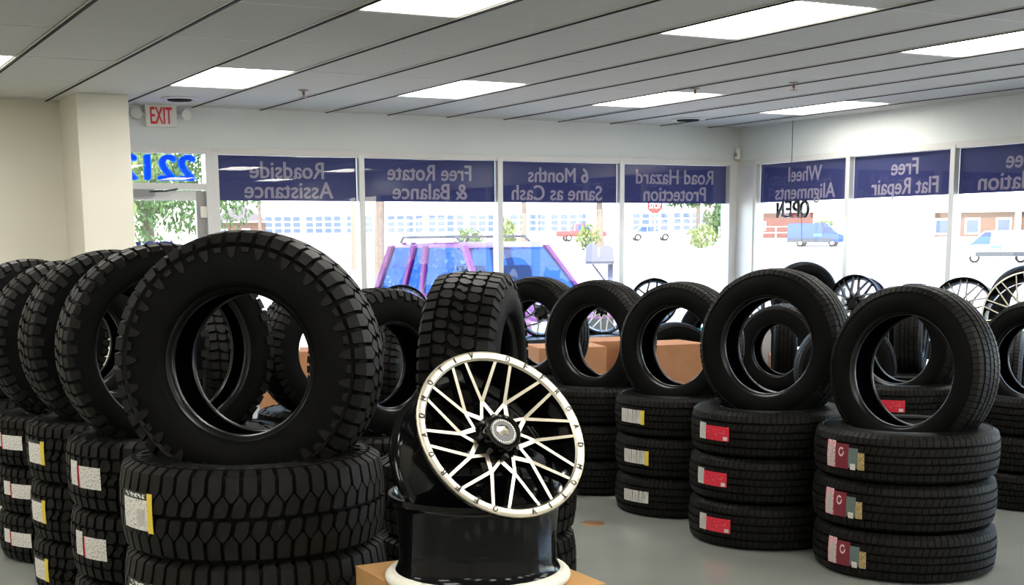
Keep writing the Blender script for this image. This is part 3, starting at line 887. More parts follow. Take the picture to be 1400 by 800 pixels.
# =================================================================== WHEELS
def wheel_meshes(R, W, nv, lip=0.045, thin=0.040, face=None, edge=None):
    """alloy wheel, axis Z, face at z=0 looking +Z, barrel towards -Z"""
    mb = MB()
    ri = R - lip
    prof = [(R, -0.004), (R, -0.016), (R - 0.012, -0.022), (R - 0.022, -0.04), (R - 0.030, -0.06), (R - 0.028, -W * 0.55), (R - 0.020, -W + 0.04), (R - 0.012, -W + 0.022), (R, -W + 0.016), (R, -W), (R - 0.010, -W),
            (R - 0.022, -W + 0.03), (R - 0.036, -W + 0.05), (R - 0.042, -W * 0.5), (R - 0.044, -0.05), (ri, -0.006)]
    mb.lathe(prof, 64, 0)
    barrel = mb.mesh('barrel', GLOSSBLACK, 40)
    lipm = MB().lathe([(R, -0.006), (R - 0.002, 0.0), (R - 0.010, 0.002), (ri + 0.006, 0.0), (ri, -0.006), (ri + 0.001, -0.008)], 72).mesh('rim_lip', edge or MACHINED, 35)
    # one spoke: a V with its swept root
    sb = MB()
    def bar(p0, p1, w0, w1, z0, z1, dep=0.03):
        p0, p1 = Vector((p0[0], p0[1])), Vector((p1[0], p1[1]))
        t = (p1 - p0).normalized()
        n = Vector((-t.y, t.x))
        a, b = p0 + n * w0 / 2, p0 - n * w0 / 2
        c, d_ = p1 - n * w1 / 2, p1 + n * w1 / 2
        top = [(a.x, a.y, z0), (b.x, b.y, z0), (c.x, c.y, z1), (d_.x, d_.y, z1)]
        k = 1.5
        a2, b2, c2, d2 = p0 + n * w0 / 2 * k, p0 - n * w0 / 2 * k, p1 - n * w1 / 2 * k, p1 + n * w1 / 2 * k
        bot = [(a2.x, a2.y, z0 - dep), (b2.x, b2.y, z0 - dep), (c2.x, c2.y, z1 - dep), (d2.x, d2.y, z1 - dep)]
        sb.add(top, [(0, 1, 2, 3)], 0)
        sb.add(top + bot, [(0, 4, 5, 1), (1, 5, 6, 2), (2, 6, 7, 3), (3, 7, 4, 0)], 1)
    pol = lambda r, deg: (r * R * math.cos(math.radians(deg)), r * R * math.sin(math.radians(deg)))
    st = 360 / nv
    w = thin * R
    J = pol(0.44, st * 0.25)
    zj = -0.034
    bar(J, pol((R - lip) / R + 0.01, st * 0.34), w, w * 0.85, zj, -0.006)
    bar(J, pol((R - lip) / R + 0.01, -st * 0.34), w, w * 0.85, zj, -0.006)
    bar(pol(0.27, st * 0.25 - st * 0.5), pol(0.455, st * 0.25), w * 1.35, w * 1.1, zj - 0.006, zj + 0.0005)
    bar(pol(0.27, st * 0.25 + st * 0.5), pol(0.45, st * 0.25), w * 0.9, w * 0.9, zj - 0.006, zj + 0.0003)
    spoke = sb.mesh('spoke', [face or MACHINED, GLOSSBLACK], None)
    hub = MB().lathe([(0.34 * R, -0.085), (0.32 * R, -0.05), (0.28 * R, -0.046), (0.205 * R, -0.046), (0.20 * R, -0.03), (0.001, -0.03)], 40).mesh('hub', GLOSSBLACK, 30)
    cap = MB().lathe([(0.205 * R, -0.03), (0.20 * R, 0.004), (0.185 * R, 0.012), (0.165 * R, 0.010), (0.155 * R, 0.004), (0.001, 0.004)], 40).mesh('center_cap', GLOSSBLACK, 30)
    nut = MB().lathe([(0.030 * R, -0.04), (0.030 * R, -0.022), (0.02 * R, -0.018), (0.001, -0.018)], 10).mesh('lug_nut', SATIN, 30)
    back = MB().lathe([(0.001, -0.08), (0.36 * R, -0.08), (0.36 * R, -0.07), (0.001, -0.07)], 32).mesh('hub_back', SATIN, 30)
    return dict(barrel=barrel, lip=lipm, spoke=spoke, hub=hub, cap=cap, nut=nut, back=back, nv=nv, R=R, W=W, ring=lip)

def add_wheel(Wm, root, M, nuts=8, rot=0.0):
    link('barrel', Wm['barrel'], root, M)
    lip = link('rim_lip', Wm['lip'], root, M)
    for i in range(Wm['nv']):
        link('spoke', Wm['spoke'], root, M @ Matrix.Rotation(rot + 2 * PI * i / Wm['nv'], 4, 'Z'))
    h = link('hub', Wm['hub'], root, M)
    for i in range(nuts):
        a = 2 * PI * i / nuts
        link('lug_nut', Wm['nut'], h, Matrix.Translation((0.235 * Wm['R'] * math.cos(a), 0.235 * Wm['R'] * math.sin(a), 0)))
    c = link('center_cap', Wm['cap'], root, M)
    return lip, c

WR = 0.275
HW = wheel_meshes(WR, 0.225, 10, 0.030)
n_ = Vector((0.04, -0.83, 0.55)).normalized()
ux = Vector((1, 0, 0)) - n_ * n_.x
ux.normalize()
uy = n_.cross(ux)
FC = Vector((1.681, 3.110, 0.944))
WS = Matrix.Scale(0.904, 4)      # both show wheels are 18 inch
root = empty('alloy_wheel', (1.681, 3.254, 0.645), 'black and machined silver alloy wheel tilted towards the viewer, lettered round its rim', 'wheel')
MW = Matrix(((ux.x, uy.x, n_.x, FC.x), (ux.y, uy.y, n_.y, FC.y), (ux.z, uy.z, n_.z, FC.z), (0, 0, 0, 1)))
MW = Matrix.Translation(-Vector(root.location)) @ MW @ WS
lip, cap = add_wheel(HW, root, MW, 8, math.radians(18))
# lettering round the rim, twice
words = 'MOTIV OFFROAD'
for rep in range(2):
    for i, ch in enumerate(words):
        if ch == ' ':
            continue
        deg = 151.7 - rep * 182 - i * 13.75
        me = fit_text(ch, 0.0045 if ch == 'I' else 0.0155, 0.0175, 0.04)
        me.materials.append(BLACKINK)
        link('rim_letter', me, lip, Matrix.Rotation(math.radians(deg - 90), 4, 'Z') @ Matrix.Translation((0, WR - 0.0150, 0.0032)))
# crest on the cap: a small faceted shield
em = MB()
pts = [(x * 1.15, y * 1.15) for x, y in [(0, 0.020), (0.015, 0.015), (0.020, 0.002), (0.012, -0.012), (0.0, -0.006), (-0.012, -0.012), (-0.020, 0.002), (-0.015, 0.015)]]
em.add([(x, y, 0.005) for x, y in pts] + [(0, 0.011, 0.016), (0.011, -0.001, 0.012), (-0.011, -0.001, 0.012)],
       [(0, 1, 8), (1, 2, 9, 8), (2, 3, 9), (3, 4, 9), (4, 10, 9), (9, 10, 8), (4, 5, 10), (5, 6, 10), (6, 7, 8, 10), (7, 0, 8)])
e = link('crest', em.mesh('crest', MACHINED), cap)
e['label'] = 'small faceted silver crest'
link('bezel', MB().lathe([(0.056, 0.004), (0.0545, 0.0075), (0.0525, 0.012)], 40).mesh('bezel', DARKFACE, 40), cap)
dots = MB()
for i in range(36):
    a = 2 * PI * i / 36
    dots.box((-0.0010, 0.0345, 0.0045), (0.0010, 0.0385, 0.0055), 0, Matrix.Rotation(a, 4, 'Z'))
link('tick_ring', dots.mesh('tick_ring', MACHINED), cap)

low = empty('alloy_wheel', (1.668, 3.241, 0.523), 'gloss black wheel lying flat on a white foam ring, carrying the tilted wheel', 'wheel')
LW = wheel_meshes(0.272, 0.268, 10, 0.030)
add_wheel(LW, low, Matrix.Rotation(PI, 4, 'X') @ WS, 8, 0.2)
ring = empty('foam_ring', (1.668, 3.241, 0.51), 'white foam ring under the flat black wheel, on the cardboard box', 'ring')
link('ring', MB().lathe([(0.233 + 0.027 * math.cos(2 * PI * i / 16), 0.020 + 0.020 * math.sin(2 * PI * i / 16)) for i in range(16)], 64, closed=True).mesh('ring', FOAM, 60), ring)

bx_ = empty('cardboard_box', (1.695, 3.300, 0.0), 'tan cardboard box under the show wheels in the foreground', 'box', None, (0, 0, 0))
boxobj('carton', (-0.262, -0.271, 0), (0.262, 0.271, 0.506), CARDBOARD, bx_, 0.004)
for sgn in (-1, 1):
    boxobj('top_flap', (-0.262, 0.0015 if sgn > 0 else -0.271, 0.5062), (0.262, 0.271 if sgn > 0 else -0.0015, 0.510), CARDBOARD, bx_)

# ---- wheels, tires, boxes along the windows
BW = wheel_meshes(0.27, 0.19, 10, 0.022, 0.028, None, GLOSSBLACK)
BD = wheel_meshes(0.268, 0.19, 10, 0.022, 0.05, DARKFACE, GLOSSBLACK)
BW6 = wheel_meshes(0.24, 0.18, 6, 0.02, 0.06, DARKFACE, GLOSSBLACK)
def show_wheel(Wm, x, y, z0, yaw, label, lean=8):
    o = empty('alloy_wheel', (x, y, z0), label, 'wheel', 'alloy wheels on show along the windows', (math.radians(lean) * -1, 0, -math.radians(yaw)))
    add_wheel(Wm, o, Matrix.Translation((0, 0, Wm['R'])) @ Matrix.Rotation(PI / 2, 4, 'X'), 5)
    return o
def bench(x0, x1, y0, y1, top, thick, label, nleg):
    t = empty('display_bench', ((x0 + x1) / 2, (y0 + y1) / 2, 0), label, 'bench')
    hx, hy = (x1 - x0) / 2, (y1 - y0) / 2
    boxobj('bench_top', (-hx, -hy, top - thick), (hx, hy, top), SATIN, t, 0.006)
    for i in range(nleg):
        for s in (-1, 1):
            if hx > hy:
                lx, ly = -hx + 0.05 + (2 * hx - 0.1) * i / (nleg - 1), s * (hy - 0.05)
            else:
                lx, ly = s * (hx - 0.05), -hy + 0.05 + (2 * hy - 0.1) * i / (nleg - 1)
            boxobj('leg', (lx - 0.02, ly - 0.02, 0), (lx + 0.02, ly + 0.02, top - thick), SATIN, t)
    return t
bench(4.3, 8.3, 10.95, 11.5, 0.52, 0.14, 'low black display bench along the far windows', 4)
bench(8.55, 9.05, 3.5, 10.6, 0.58, 0.16, 'low black display bench along the right-hand windows', 5)
show_wheel(BW, 5.03, 11.25, 0.52, 28, 'black wheel with pale split spokes left of the broad knobbly upright tire')
show_wheel(BW6, 6.5, 11.25, 0.52, 40, 'wheel glimpsed above the boxes through the hole behind the knobbly tire')
show_wheel(BW, 7.2, 11.2, 0.52, 20, 'bright wheel seen through the hole of the upright tire behind the show wheel')
show_wheel(BW6, 7.80, 11.2, 0.585, 30, 'dark six-spoke wheel against the window right of the mailboxes')
show_wheel(BW6, 8.62, 10.85, 0.55, 40, 'dark wheel at the foot of the corner post')
show_wheel(BD, 8.78, 9.45, 0.58, 70, 'black wheel by the window right of the tallest right-row upright tire', 10)
show_wheel(BD, 8.33, 9.65, 0.38, 55, 'small wheel seen high in the hole of the tallest right-row upright tire')
show_wheel(BW, 8.78, 8.14, 0.58, 62, 'black wheel with pale spokes above the nearest right upright tire', 12)
BWL = wheel_meshes(0.315, 0.2, 12, 0.012, 0.03)
show_wheel(BWL, 7.57, 6.40, 0.615, 52, 'large bright multi-spoke wheel at the right edge of the frame', 20)
stack(T4, 7.57, 6.45, 3, 236, '%s of three flat tires under the bright wheel at the right edge', G2, None)
standing(T5, 8.80, 7.45, 0.58 + 0.320, 20, 'upright tire with bluish daylight on it before the window at the right edge', G3)

def carton(x, y, z, sx, sy, sz, yaw, m, label, tape=None):
    t = empty('cardboard_box', (x, y, z), label, 'box', 'boxes stacked along the windows', (0, 0, math.radians(yaw)))
    boxobj('carton', (-sx / 2, -sy / 2, 0), (sx / 2, sy / 2, sz), m, t, 0.004)
    if tape:
        boxobj('tape', (-0.025, -sy / 2 - 0.001, sz * 0.02), (0.025, sy / 2 + 0.001, sz + 0.001), tape, t)
    return t
BP_ = [(3.62, 10.2, 'at the right of the hole of the largest upright tire'), (5.62, 9.35, 'left of the row, glimpsed beside the knobbly tire'), (6.25, 9.74, 'seen through the hole of the upright tire behind the show wheel'),
       (6.43, 9.13, 'seen through the hole over the barcode stickers')]
for i, (x, y, w) in enumerate(BP_):
    carton(x, y, 0, 0.58, 0.5, 0.31, -18 + 4 * i, CARDBOARD2, 'lower brown cardboard box ' + w, WHITECARD if i == 0 else None)
    carton(x + 0.02, y, 0.31, 0.56, 0.48, 0.29, -22 + 5 * i, CARDBOARD2, 'upper brown cardboard box ' + w, BLUETAPE if i == 1 else (WHITECARD if i == 0 else None))
carton(8.33, 9.65, 0, 0.5, 0.4, 0.38, -38, CARDBOARD2, 'brown box under the small chrome-dark wheel in the hole of the tallest right-row tire')
carton(7.85, 10.43, 0, 0.22, 0.30, 0.60, -30, TEAL, 'teal box standing upright behind the barcode stack')
carton(8.41, 10.13, 0, 0.24, 0.30, 0.62, -38, WHITECARD, 'white box standing upright behind the bright red stickers')
carton(8.17, 10.26, 0, 0.20, 0.3, 0.60, -38, CARDBOARD2, 'narrow brown box beside the white upright box')

# =================================================================== OUTDOORS
def ground_z(x, y):
    dd = math.hypot(max(y - YW, 0), max(x - XW, 0))
    return -0.32 + min(1.7, max(0, dd - 92) * 0.045)
gm = MB()
GN_ = 48
gx = [-60 + 300 * i / GN_ for i in range(GN_ + 1)]
gy = [-60 + 300 * i / GN_ for i in range(GN_ + 1)]
gv = [(x, y, ground_z(x, y) - 0.0) for x in gx for y in gy]
gf = [(i * (GN_ + 1) + j, (i + 1) * (GN_ + 1) + j, (i + 1) * (GN_ + 1) + j + 1, i * (GN_ + 1) + j + 1) for i in range(GN_) for j in range(GN_)]
gm.add(gv, gf)
struct('ground', link('ground', gm.mesh('ground', CONCRETE, 60)), 'sun-bleached concrete lot and street outside').name = 'floor_outside'

def leaf_cloud(centers, count, size, seed):
    rnd = random.Random(seed)
    mb = MB()
    for _ in range(count):
        (cx, cy, cz, rx, ry, rz) = rnd.choice(centers)
        while True:
            p = Vector((rnd.uniform(-1, 1), rnd.uniform(-1, 1), rnd.uniform(-1, 1)))
            if 0.3 < p.length <= 1:
                break
        q = Vector((cx + p.x * rx, cy + p.y * ry, cz + p.z * rz))
        M = Matrix.Translation(q) @ Euler((rnd.uniform(0, 6.3), rnd.uniform(0, 6.3), rnd.uniform(0, 6.3))).to_matrix().to_4x4()
        s = size * rnd.uniform(0.6, 1.3)
        mb.add([(-s, 0, 0), (0, -s * 0.45, s * 0.1), (s, 0, 0), (0, s * 0.45, s * 0.1)], [(0, 1, 2, 3)], 0, M)
    return mb

def tree(x, y, h, cr, label, seed, leafm=LEAF, count=1500, size=0.16, trunk=0.12, k=2.1):
    x, y, h, cr, size, trunk = x * k, y * k, h * k, cr * k, size * k, trunk * k
    z = ground_z(x, y)
    rnd = random.Random(seed)
    t = empty('tree', (x, y, z), label, 'tree', 'trees across the street')
    tb = MB()
    top = h * 0.55
    tb.tube([(0, 0, -0.1), (0.05, 0.02, top * 0.5), (0.0, 0.05, top)], [trunk, trunk * 0.8, trunk * 0.6], 8)
    cs = []
    for i in range(7):
        a = 2 * PI * i / 7 + rnd.uniform(-0.3, 0.3)
        r = cr * rnd.uniform(0.35, 0.65)
        zz = h - cr * rnd.uniform(0.3, 1.0)
        tb.tube([(0, 0.05, top * 0.85), (math.cos(a) * r * 0.5, math.sin(a) * r * 0.5, (top + zz) / 2), (math.cos(a) * r, math.sin(a) * r, zz)], [trunk * 0.5, trunk * 0.3, trunk * 0.12], 6)
        cs.append((math.cos(a) * r, math.sin(a) * r, zz, cr * 0.5, cr * 0.5, cr * 0.4))
    cs.append((0, 0, h - cr * 0.35, cr * 0.55, cr * 0.55, cr * 0.4))
    link('trunk', tb.mesh('trunk', BARK, 50), t)
    fo = link('foliage', leaf_cloud(cs, count, size, seed).mesh('foliage', leafm), t)
    fo['kind'] = 'stuff'
    return t

def bush(x, y, r, h, label, seed, leafm=LEAF, count=500, size=0.12, k=2.1):
    x, y, r, h, size = x * k, y * k, r * k, h * k, size * k
    z = ground_z(x, y)
    t = empty('bush', (x, y, z), label, 'bush', 'bushes across the street')
    sb_ = MB()
    rnd = random.Random(seed)
    for i in range(6):
        a = 2 * PI * i / 6
        sb_.tube([(0, 0, -0.05), (math.cos(a) * r * 0.4, math.sin(a) * r * 0.4, h * 0.6)], [0.03, 0.012], 5)
    link('stem', sb_.mesh('stem', BARK), t)
    fo = link('foliage', leaf_cloud([(0, 0, h * 0.5, r, r, h * 0.5)], count, size, seed).mesh('foliage', leafm), t)
    fo['kind'] = 'stuff'
    return t

tree(8.3, 33.8, 5.2, 2.9, 'big leafy tree behind the glass door', 3, LEAF, 9000, 0.085, 0.2, 1)
tree(4.6, 27.0, 5.2, 2.9, 'leafy tree behind the transom numbers, left of the big one', 4, LEAF2, 9000, 0.085, 0.16, 1)
tree(13.0, 39.3, 4.4, 1.5, 'small tree seen under the banner nearest the door', 5, LEAF2, 900, 0.14, 0.08)
tree(15.6, 38.0, 5.6, 1.7, 'bare-trunked tree beside the pole in the second window bay', 6, LEAF, 600, 0.15, 0.22)
tree(29.9, 53.2, 5.2, 1.6, 'tree seen at the left of the third window bay', 8, LEAF, 500, 0.16, 0.14)
tree(32.9, 51.6, 4.6, 1.6, 'forked tree beside the red pickup', 9, LEAF2, 700, 0.16, 0.2)
tree(36.8, 49.5, 3.9, 1.7, 'rounded leafy tree right of the stop sign', 10, LEAF, 1500, 0.17, 0.13)
bush(26.5, 52.0, 0.7, 1.0, 'small round bush left of the parked vehicle', 11, LEAF, 300)
bush(27.6, 50.5, 0.4, 1.5, 'thin shrub above the roof of the parked vehicle', 12, LEAF2, 300)
bush(31.3, 50.0, 0.55, 1.1, 'low shrub in front of the red pickup', 13, LEAF2, 300)
bush(35.9, 48.0, 0.7, 1.0, 'pale shrub at the foot of the rounded tree', 14, LEAF2, 300)
bush(40.9, 52.5, 1.3, 1.9, 'spreading bush left of the corner post', 15, LEAF, 700, 0.2)
bush(45.5, 51.0, 0.6, 0.9, 'shrub in front of the blue van', 16, LEAF2, 400)
bush(53.0, 40.5, 0.8, 1.1, 'leafy shrubs under the far carport', 17, LEAF2, 900, 0.2)
bush(58.5, 39.0, 0.35, 0.8, 'thin shrub above the white van', 18, LEAF2, 250)

# utility pole
t = empty('utility_pole', (13.4, 31.3, ground_z(13.4, 31.3)), 'slim brown wooden utility pole in the second window bay', 'pole')
link('shaft', MB().tube([(0, 0, -0.2), (0.12, 0, 4), (0.2, 0, 8)], [0.13, 0.11, 0.09], 10).mesh('shaft', BARK, 50), t)
boxobj('cross_arm', (-0.9, -0.06, 7.2), (1.3, 0.06, 7.34), BARK, t)

# buildings across the street
def facade(name, x, y, yaw, w, dpt, h, label, wallm, wins, roof=0.25, zoff=0.0):
    """front face looks along -Y of the object; wins = (u0, u1, z0, z1, nx, nz)"""
    k = 2.1
    x, y, w, dpt, h, roof = x * k, y * k, w * k, dpt * k, h * k, roof * k
    wins = [(a * k, b * k, c * k, d * k, e, f) for a, b, c, d, e, f in wins]
    z = ground_z(x, y) + zoff
    t = empty(name, (x, y, z), label, 'building', None, (0, 0, -math.radians(yaw)))
    boxobj('wall', (-w / 2, 0, -0.6), (w / 2, dpt, h), wallm, t)
    boxobj('roof', (-w / 2 - 0.4, -0.5, h), (w / 2 + 0.4, dpt + 0.3, h + roof), STUCCO, t)
    for (u0, u1, z0, z1, nx, nz) in wins:
        fr = boxobj('window_frame', (u0, -0.07, z0), (u1, 0.0, z1), STUCCO, t)
        pw, ph = (u1 - u0) / nx, (z1 - z0) / nz
        for i in range(nx):
            for j in range(nz):
                boxobj('pane', (u0 + pw * (i + 0.12), -0.085, z0 + ph * (j + 0.12)), (u0 + pw * (i + 0.88), -0.07, z0 + ph * (j + 0.88)), DKWIN, fr)
    return t
wl = []
for i in range(13):
    u = -15 + i * 2.36
    if i in (8, 11):
        continue
    wl.append((u, u + 2.14, 0.48, 1.5, 4, 3))
facade('warehouse', 38.5, 68.5, 28.5, 34, 3, 5.2, 'long white warehouse with gridded windows across the street', STUCCO, wl)
sh_ = facade('shed', 20.36, 64.92, 22, 2.5, 2, 1.0, 'low gabled shed seen in the bay nearest the door', BRICKTAN, [(-0.9, -0.5, 0.1, 0.7, 1, 1), (0.2, 0.6, 0.1, 0.7, 1, 1)], 0.08)
facade('brick_building', 48.4, 57.8, 41, 3.6, 1.6, 1.35, 'low red brick building behind the neon sign', BRICK, [(-1.3, -0.7, 0.4, 0.9, 2, 1)])
facade('tan_building', 59.0, 52.0, 50, 7.0, 2, 1.3, 'tan brick building in the second right-hand bay', BRICKTAN, [(-3.5, -2.7, 0.1, 1.0, 1, 1), (-1.9, -1.1, 0.1, 1.0, 1, 1), (-0.3, 0.5, 0.1, 1.0, 1, 1), (1.6, 3.1, 0.1, 0.8, 2, 1)])
cpt = empty('carport', (127.0, 93.5, ground_z(127, 93.5)), 'white-roofed carport right of the tan brick building', 'carport', None, (0, 0, -math.radians(53)))
boxobj('roof', (-13, -4, 2.7), (13, 3, 4.4), STUCCO, cpt)
for px_ in (-12.0, -4.4, 3.6, 11.6):
    boxobj('post', (px_ - 0.3, -3.6, -0.3), (px_ + 0.3, -3.0, 2.7), STUCCO, cpt)
facade('office', 74, 40, 58, 16, 8, 3.3, 'pale office building with blue windows behind the white van', STUCCO, [(-7, -5, 1.2, 2.5, 3, 2), (-4, -2.2, 0.2, 2.6, 1, 4), (-0.6, 2.6, 1.4, 2.5, 4, 2), (3.6, 6.4, 1.4, 2.5, 4, 2)])

gb = link('gable', MB().prism([(-2.9, 0), (2.9, 0), (0.6, 1.5), (0.0, 1.5)], -4.4, 0.6).mesh('gable', GREYBOARD), sh_, Matrix.Translation((0, 0, 2.25)) @ Matrix.Rotation(PI / 2, 4, 'X'))
# pipe fence
fp = empty('pipe_fence', (84.0, 98.0, 1.30), 'white pipe fence in front of the red brick building', 'fence', None, (0, 0, -math.radians(42)))
for i in range(9):
    boxobj('post', (-7 + i * 1.75 - 0.05, -0.05, -0.2), (-7 + i * 1.75 + 0.05, 0.05, 1.15), STUCCO, fp)
for zz in (0.55, 1.1):
    boxobj('rail', (-7.05, -0.03, zz), (7.05, 0.03, zz + 0.07), STUCCO, fp)

# ---- vehicles
def loft(sections, m, smooth=40):
    """sections: list of (x, [(y, z)...]) with equal counts"""
    mb = MB()
    k = len(sections[0][1])
    vs, fs = [], []
    for x, pr in sections:
        vs += [(x, y, z) for y, z in pr]
    for i in range(len(sections) - 1):
        for q in range(k):
            q2 = (q + 1) % k
            fs.append((i * k + q, i * k + q2, (i + 1) * k + q2, (i + 1) * k + q))
    fs.append(tuple(reversed(range(k))))
    fs.append(tuple(range((len(sections) - 1) * k, len(sections) * k)))
    mb.add(vs, fs)
    return mb.mesh('body', m, smooth, recalc=True)

def ring_(hw, z0, z1, tuck=0.06):
    return [(-hw + tuck, z0), (hw - tuck, z0), (hw, z0 + 0.15), (hw, (z0 + z1) / 2), (hw - 0.02, z1 - 0.05), (hw - 0.09, z1), (-hw + 0.09, z1), (-hw + 0.02, z1 - 0.05), (-hw, (z0 + z1) / 2), (-hw, z0 + 0.15)]

def car(name, x, y, heading, paint, label, kind='suv', cat='car'):
    """front towards local +X; heading = direction of the nose, degrees from +y to +x"""
    z = ground_z(x, y)
    t = empty(name, (x, y, z), label, cat, None, (0, 0, math.radians(90 - heading)))
    hw = 0.9
    if kind == 'suv':
        body = [(-2.3, ring_(0.80, 0.45, 0.95)), (-2.2, ring_(0.88, 0.35, 1.02)), (-0.5, ring_(hw, 0.32, 1.04)), (0.95, ring_(hw, 0.32, 1.02)), (1.2, ring_(hw, 0.32, 1.0)), (2.0, ring_(0.86, 0.34, 0.93)), (2.3, ring_(0.78, 0.42, 0.82))]
        # cabin corners: rear bottom, rear top, front top, front bottom
        rb_, rt, ft, fb, zt, zb = -2.2, -1.9, 0.32, 1.12, 1.70, 1.02
    elif kind == 'van':
        body = [(-2.6, ring_(0.92, 0.4, 1.2)), (1.4, ring_(0.95, 0.36, 1.2)), (2.0, ring_(0.92, 0.36, 1.1)), (2.6, ring_(0.82, 0.45, 0.95))]
        rb_, rt, ft, fb, zt, zb = -2.6, -2.55, 0.9, 1.95, 2.05, 1.18
    elif kind == 'pickup':
        body = [(-2.7, ring_(0.88, 0.5, 1.05)), (1.0, ring_(0.92, 0.42, 1.05)), (2.3, ring_(0.9, 0.42, 1.02)), (2.6, ring_(0.8, 0.5, 0.9))]
        rb_, rt, ft, fb, zt, zb = -0.7, -0.55, 0.5, 1.15, 1.72, 1.03
    else:
        body = [(-2.3, ring_(0.80, 0.4, 0.85)), (-1.9, ring_(0.88, 0.3, 0.92)), (1.0, ring_(0.9, 0.28, 0.92)), (2.3, ring_(0.78, 0.35, 0.72))]
        rb_, rt, ft, fb, zt, zb = -1.7, -1.05, 0.25, 1.05, 1.42, 0.9
    link('body', loft(body, paint), t)
    wt, wb = 0.66, 0.86
    # pillars and roof
    pb = MB()
    roofpts = [(rt - 0.03, zt), (ft + 0.05, zt)]
    pb.add([(rt - 0.05, -wt, zt - 0.03), (ft + 0.06, -wt, zt - 0.03), (ft + 0.06, wt, zt - 0.03), (rt - 0.05, wt, zt - 0.03),
            (rt + 0.05, -wt + 0.08, zt + 0.045), (ft - 0.10, -wt + 0.08, zt + 0.045), (ft - 0.10, wt - 0.08, zt + 0.045), (rt + 0.05, wt - 0.08, zt + 0.045)],
           [(0, 3, 2, 1), (4, 5, 6, 7), (0, 1, 5, 4), (1, 2, 6, 5), (2, 3, 7, 6), (3, 0, 4, 7)])
    link('roof', pb.mesh('roof', paint, 50), t)
    def pillar(xb, xt, wdt=0.05):
        for s in (-1, 1):
            mb = MB()
            mb.add([(xb - wdt, s * (wb - 0.02), zb - 0.05), (xb + wdt, s * (wb - 0.02), zb - 0.05), (xb + wdt, s * (wb - 0.08), zb - 0.05), (xb - wdt, s * (wb - 0.08), zb - 0.05),
                    (xt - wdt, s * (wt + 0.02), zt), (xt + wdt, s * (wt + 0.02), zt), (xt + wdt, s * (wt - 0.05), zt), (xt - wdt, s * (wt - 0.05), zt)],
                   [(0, 3, 2, 1), (4, 5, 6, 7), (0, 1, 5, 4), (1, 2, 6, 5), (2, 3, 7, 6), (3, 0, 4, 7)])
            link('pillar', mb.mesh('pillar', paint, recalc=True), t)
    pillar(rb_ + 0.04, rt, 0.07)
    pillar(fb - 0.04, ft, 0.045)
    if kind in ('suv', 'sedan', 'pickup'):
        pillar((rb_ + fb) / 2 - 0.1, (rt + ft) / 2 + 0.0, 0.05)
    if kind == 'suv':
        pillar(rb_ + 0.95, rt + 0.75, 0.05)
    # glass: windscreen, rear window, sides
    q = lambda nm, pts: link(nm, (lambda mb: (mb.add([*pts, *[(a * 0.996, b * 0.99, c - 0.004) for a, b, c in pts]], [(0, 1, 2, 3), (7, 6, 5, 4)]), mb.mesh(nm, CARGLASS))[1])(MB()), t)
    q('windscreen', [(fb, -wb + 0.06, zb - 0.03), (fb, wb - 0.06, zb - 0.03), (ft + 0.02, wt - 0.03, zt - 0.02), (ft + 0.02, -wt + 0.03, zt - 0.02)])
    if kind != 'van':
        q('rear_window', [(rb_, wb - 0.06, zb - 0.03), (rb_, -wb + 0.06, zb - 0.03), (rt, -wt + 0.03, zt - 0.02), (rt, wt - 0.03, zt - 0.02)])
        for s in (-1, 1):
            q('side_window', [(rb_ + 0.05, s * (wb - 0.04), zb - 0.03), (fb - 0.05, s * (wb - 0.04), zb - 0.03), (ft - 0.02, s * (wt - 0.01), zt - 0.02), (rt + 0.03, s * (wt - 0.01), zt - 0.02)])
    else:
        for s in (-1, 1):
            pn = MB()
            pn.add([(rb_, s * (wb + 0.05), zb - 0.05), (0.55, s * (wb + 0.05), zb - 0.05), (0.45, s * (wt + 0.1), zt), (rb_, s * (wt + 0.1), zt),
                    (rb_, s * (wb - 0.03), zb - 0.05), (0.55, s * (wb - 0.03), zb - 0.05), (0.45, s * (wt - 0.0), zt), (rb_, s * (wt - 0.0), zt)],
                   [(0, 1, 2, 3), (7, 6, 5, 4), (0, 4, 5, 1), (1, 5, 6, 2), (2, 6, 7, 3), (3, 7, 4, 0)])
            link('side_panel', pn.mesh('side_panel', paint, recalc=True), t)
            q('side_window', [(0.55, s * (wb + 0.0), zb - 0.03), (fb - 0.05, s * (wb - 0.02), zb - 0.03), (ft - 0.02, s * (wt + 0.0), zt - 0.05), (0.45, s * (wt + 0.02), zt - 0.05)])
            boxobj('sill_stripe', (-2.5, s * 0.955 - 0.01, 0.42), (1.4, s * 0.955 + 0.01, 0.72), CARDARK, t)
        me = fit_text('AVS', 0.5, 0.24, 0.03)
        boxobj('logo_panel', (-0.2, -0.965, 0.92), (0.5, -0.945, 1.15), CARGREEN, t)
        boxobj('logo_panel', (-0.2, 0.945, 0.92), (0.5, 0.965, 1.15), CARGREEN, t)
        bpy.data.meshes.remove(me)
    # wheels
    tw = MB().lathe([(0.20, -0.11), (0.30, -0.11), (0.345, -0.08), (0.35, 0.0), (0.345, 0.08), (0.30, 0.11), (0.20, 0.11)], 28).mesh('road_wheel', RUBBER, 40)
    rw = MB().lathe([(0.20, -0.10), (0.20, 0.105), (0.15, 0.09), (0.05, 0.11), (0.001, 0.11)], 20).mesh('rim', CHROME, 40)
    for ax in (-1.4, 1.45):
        for s in (-1, 1):
            w_ = link('road_wheel', tw, t, Matrix.Translation((ax, s * 0.80, 0.35)) @ Matrix.Rotation(-s * PI / 2, 4, 'X'))
            link('rim', rw, w_)
    # front
    for s in (-1, 1):
        boxobj('headlight', (body[-1][0] - 0.25, s * 0.62 - 0.16, body[-1][1][0][1] + 0.2), (body[-1][0] + 0.005, s * 0.62 + 0.10, body[-1][1][0][1] + 0.36), CHROME, t, 0.02)
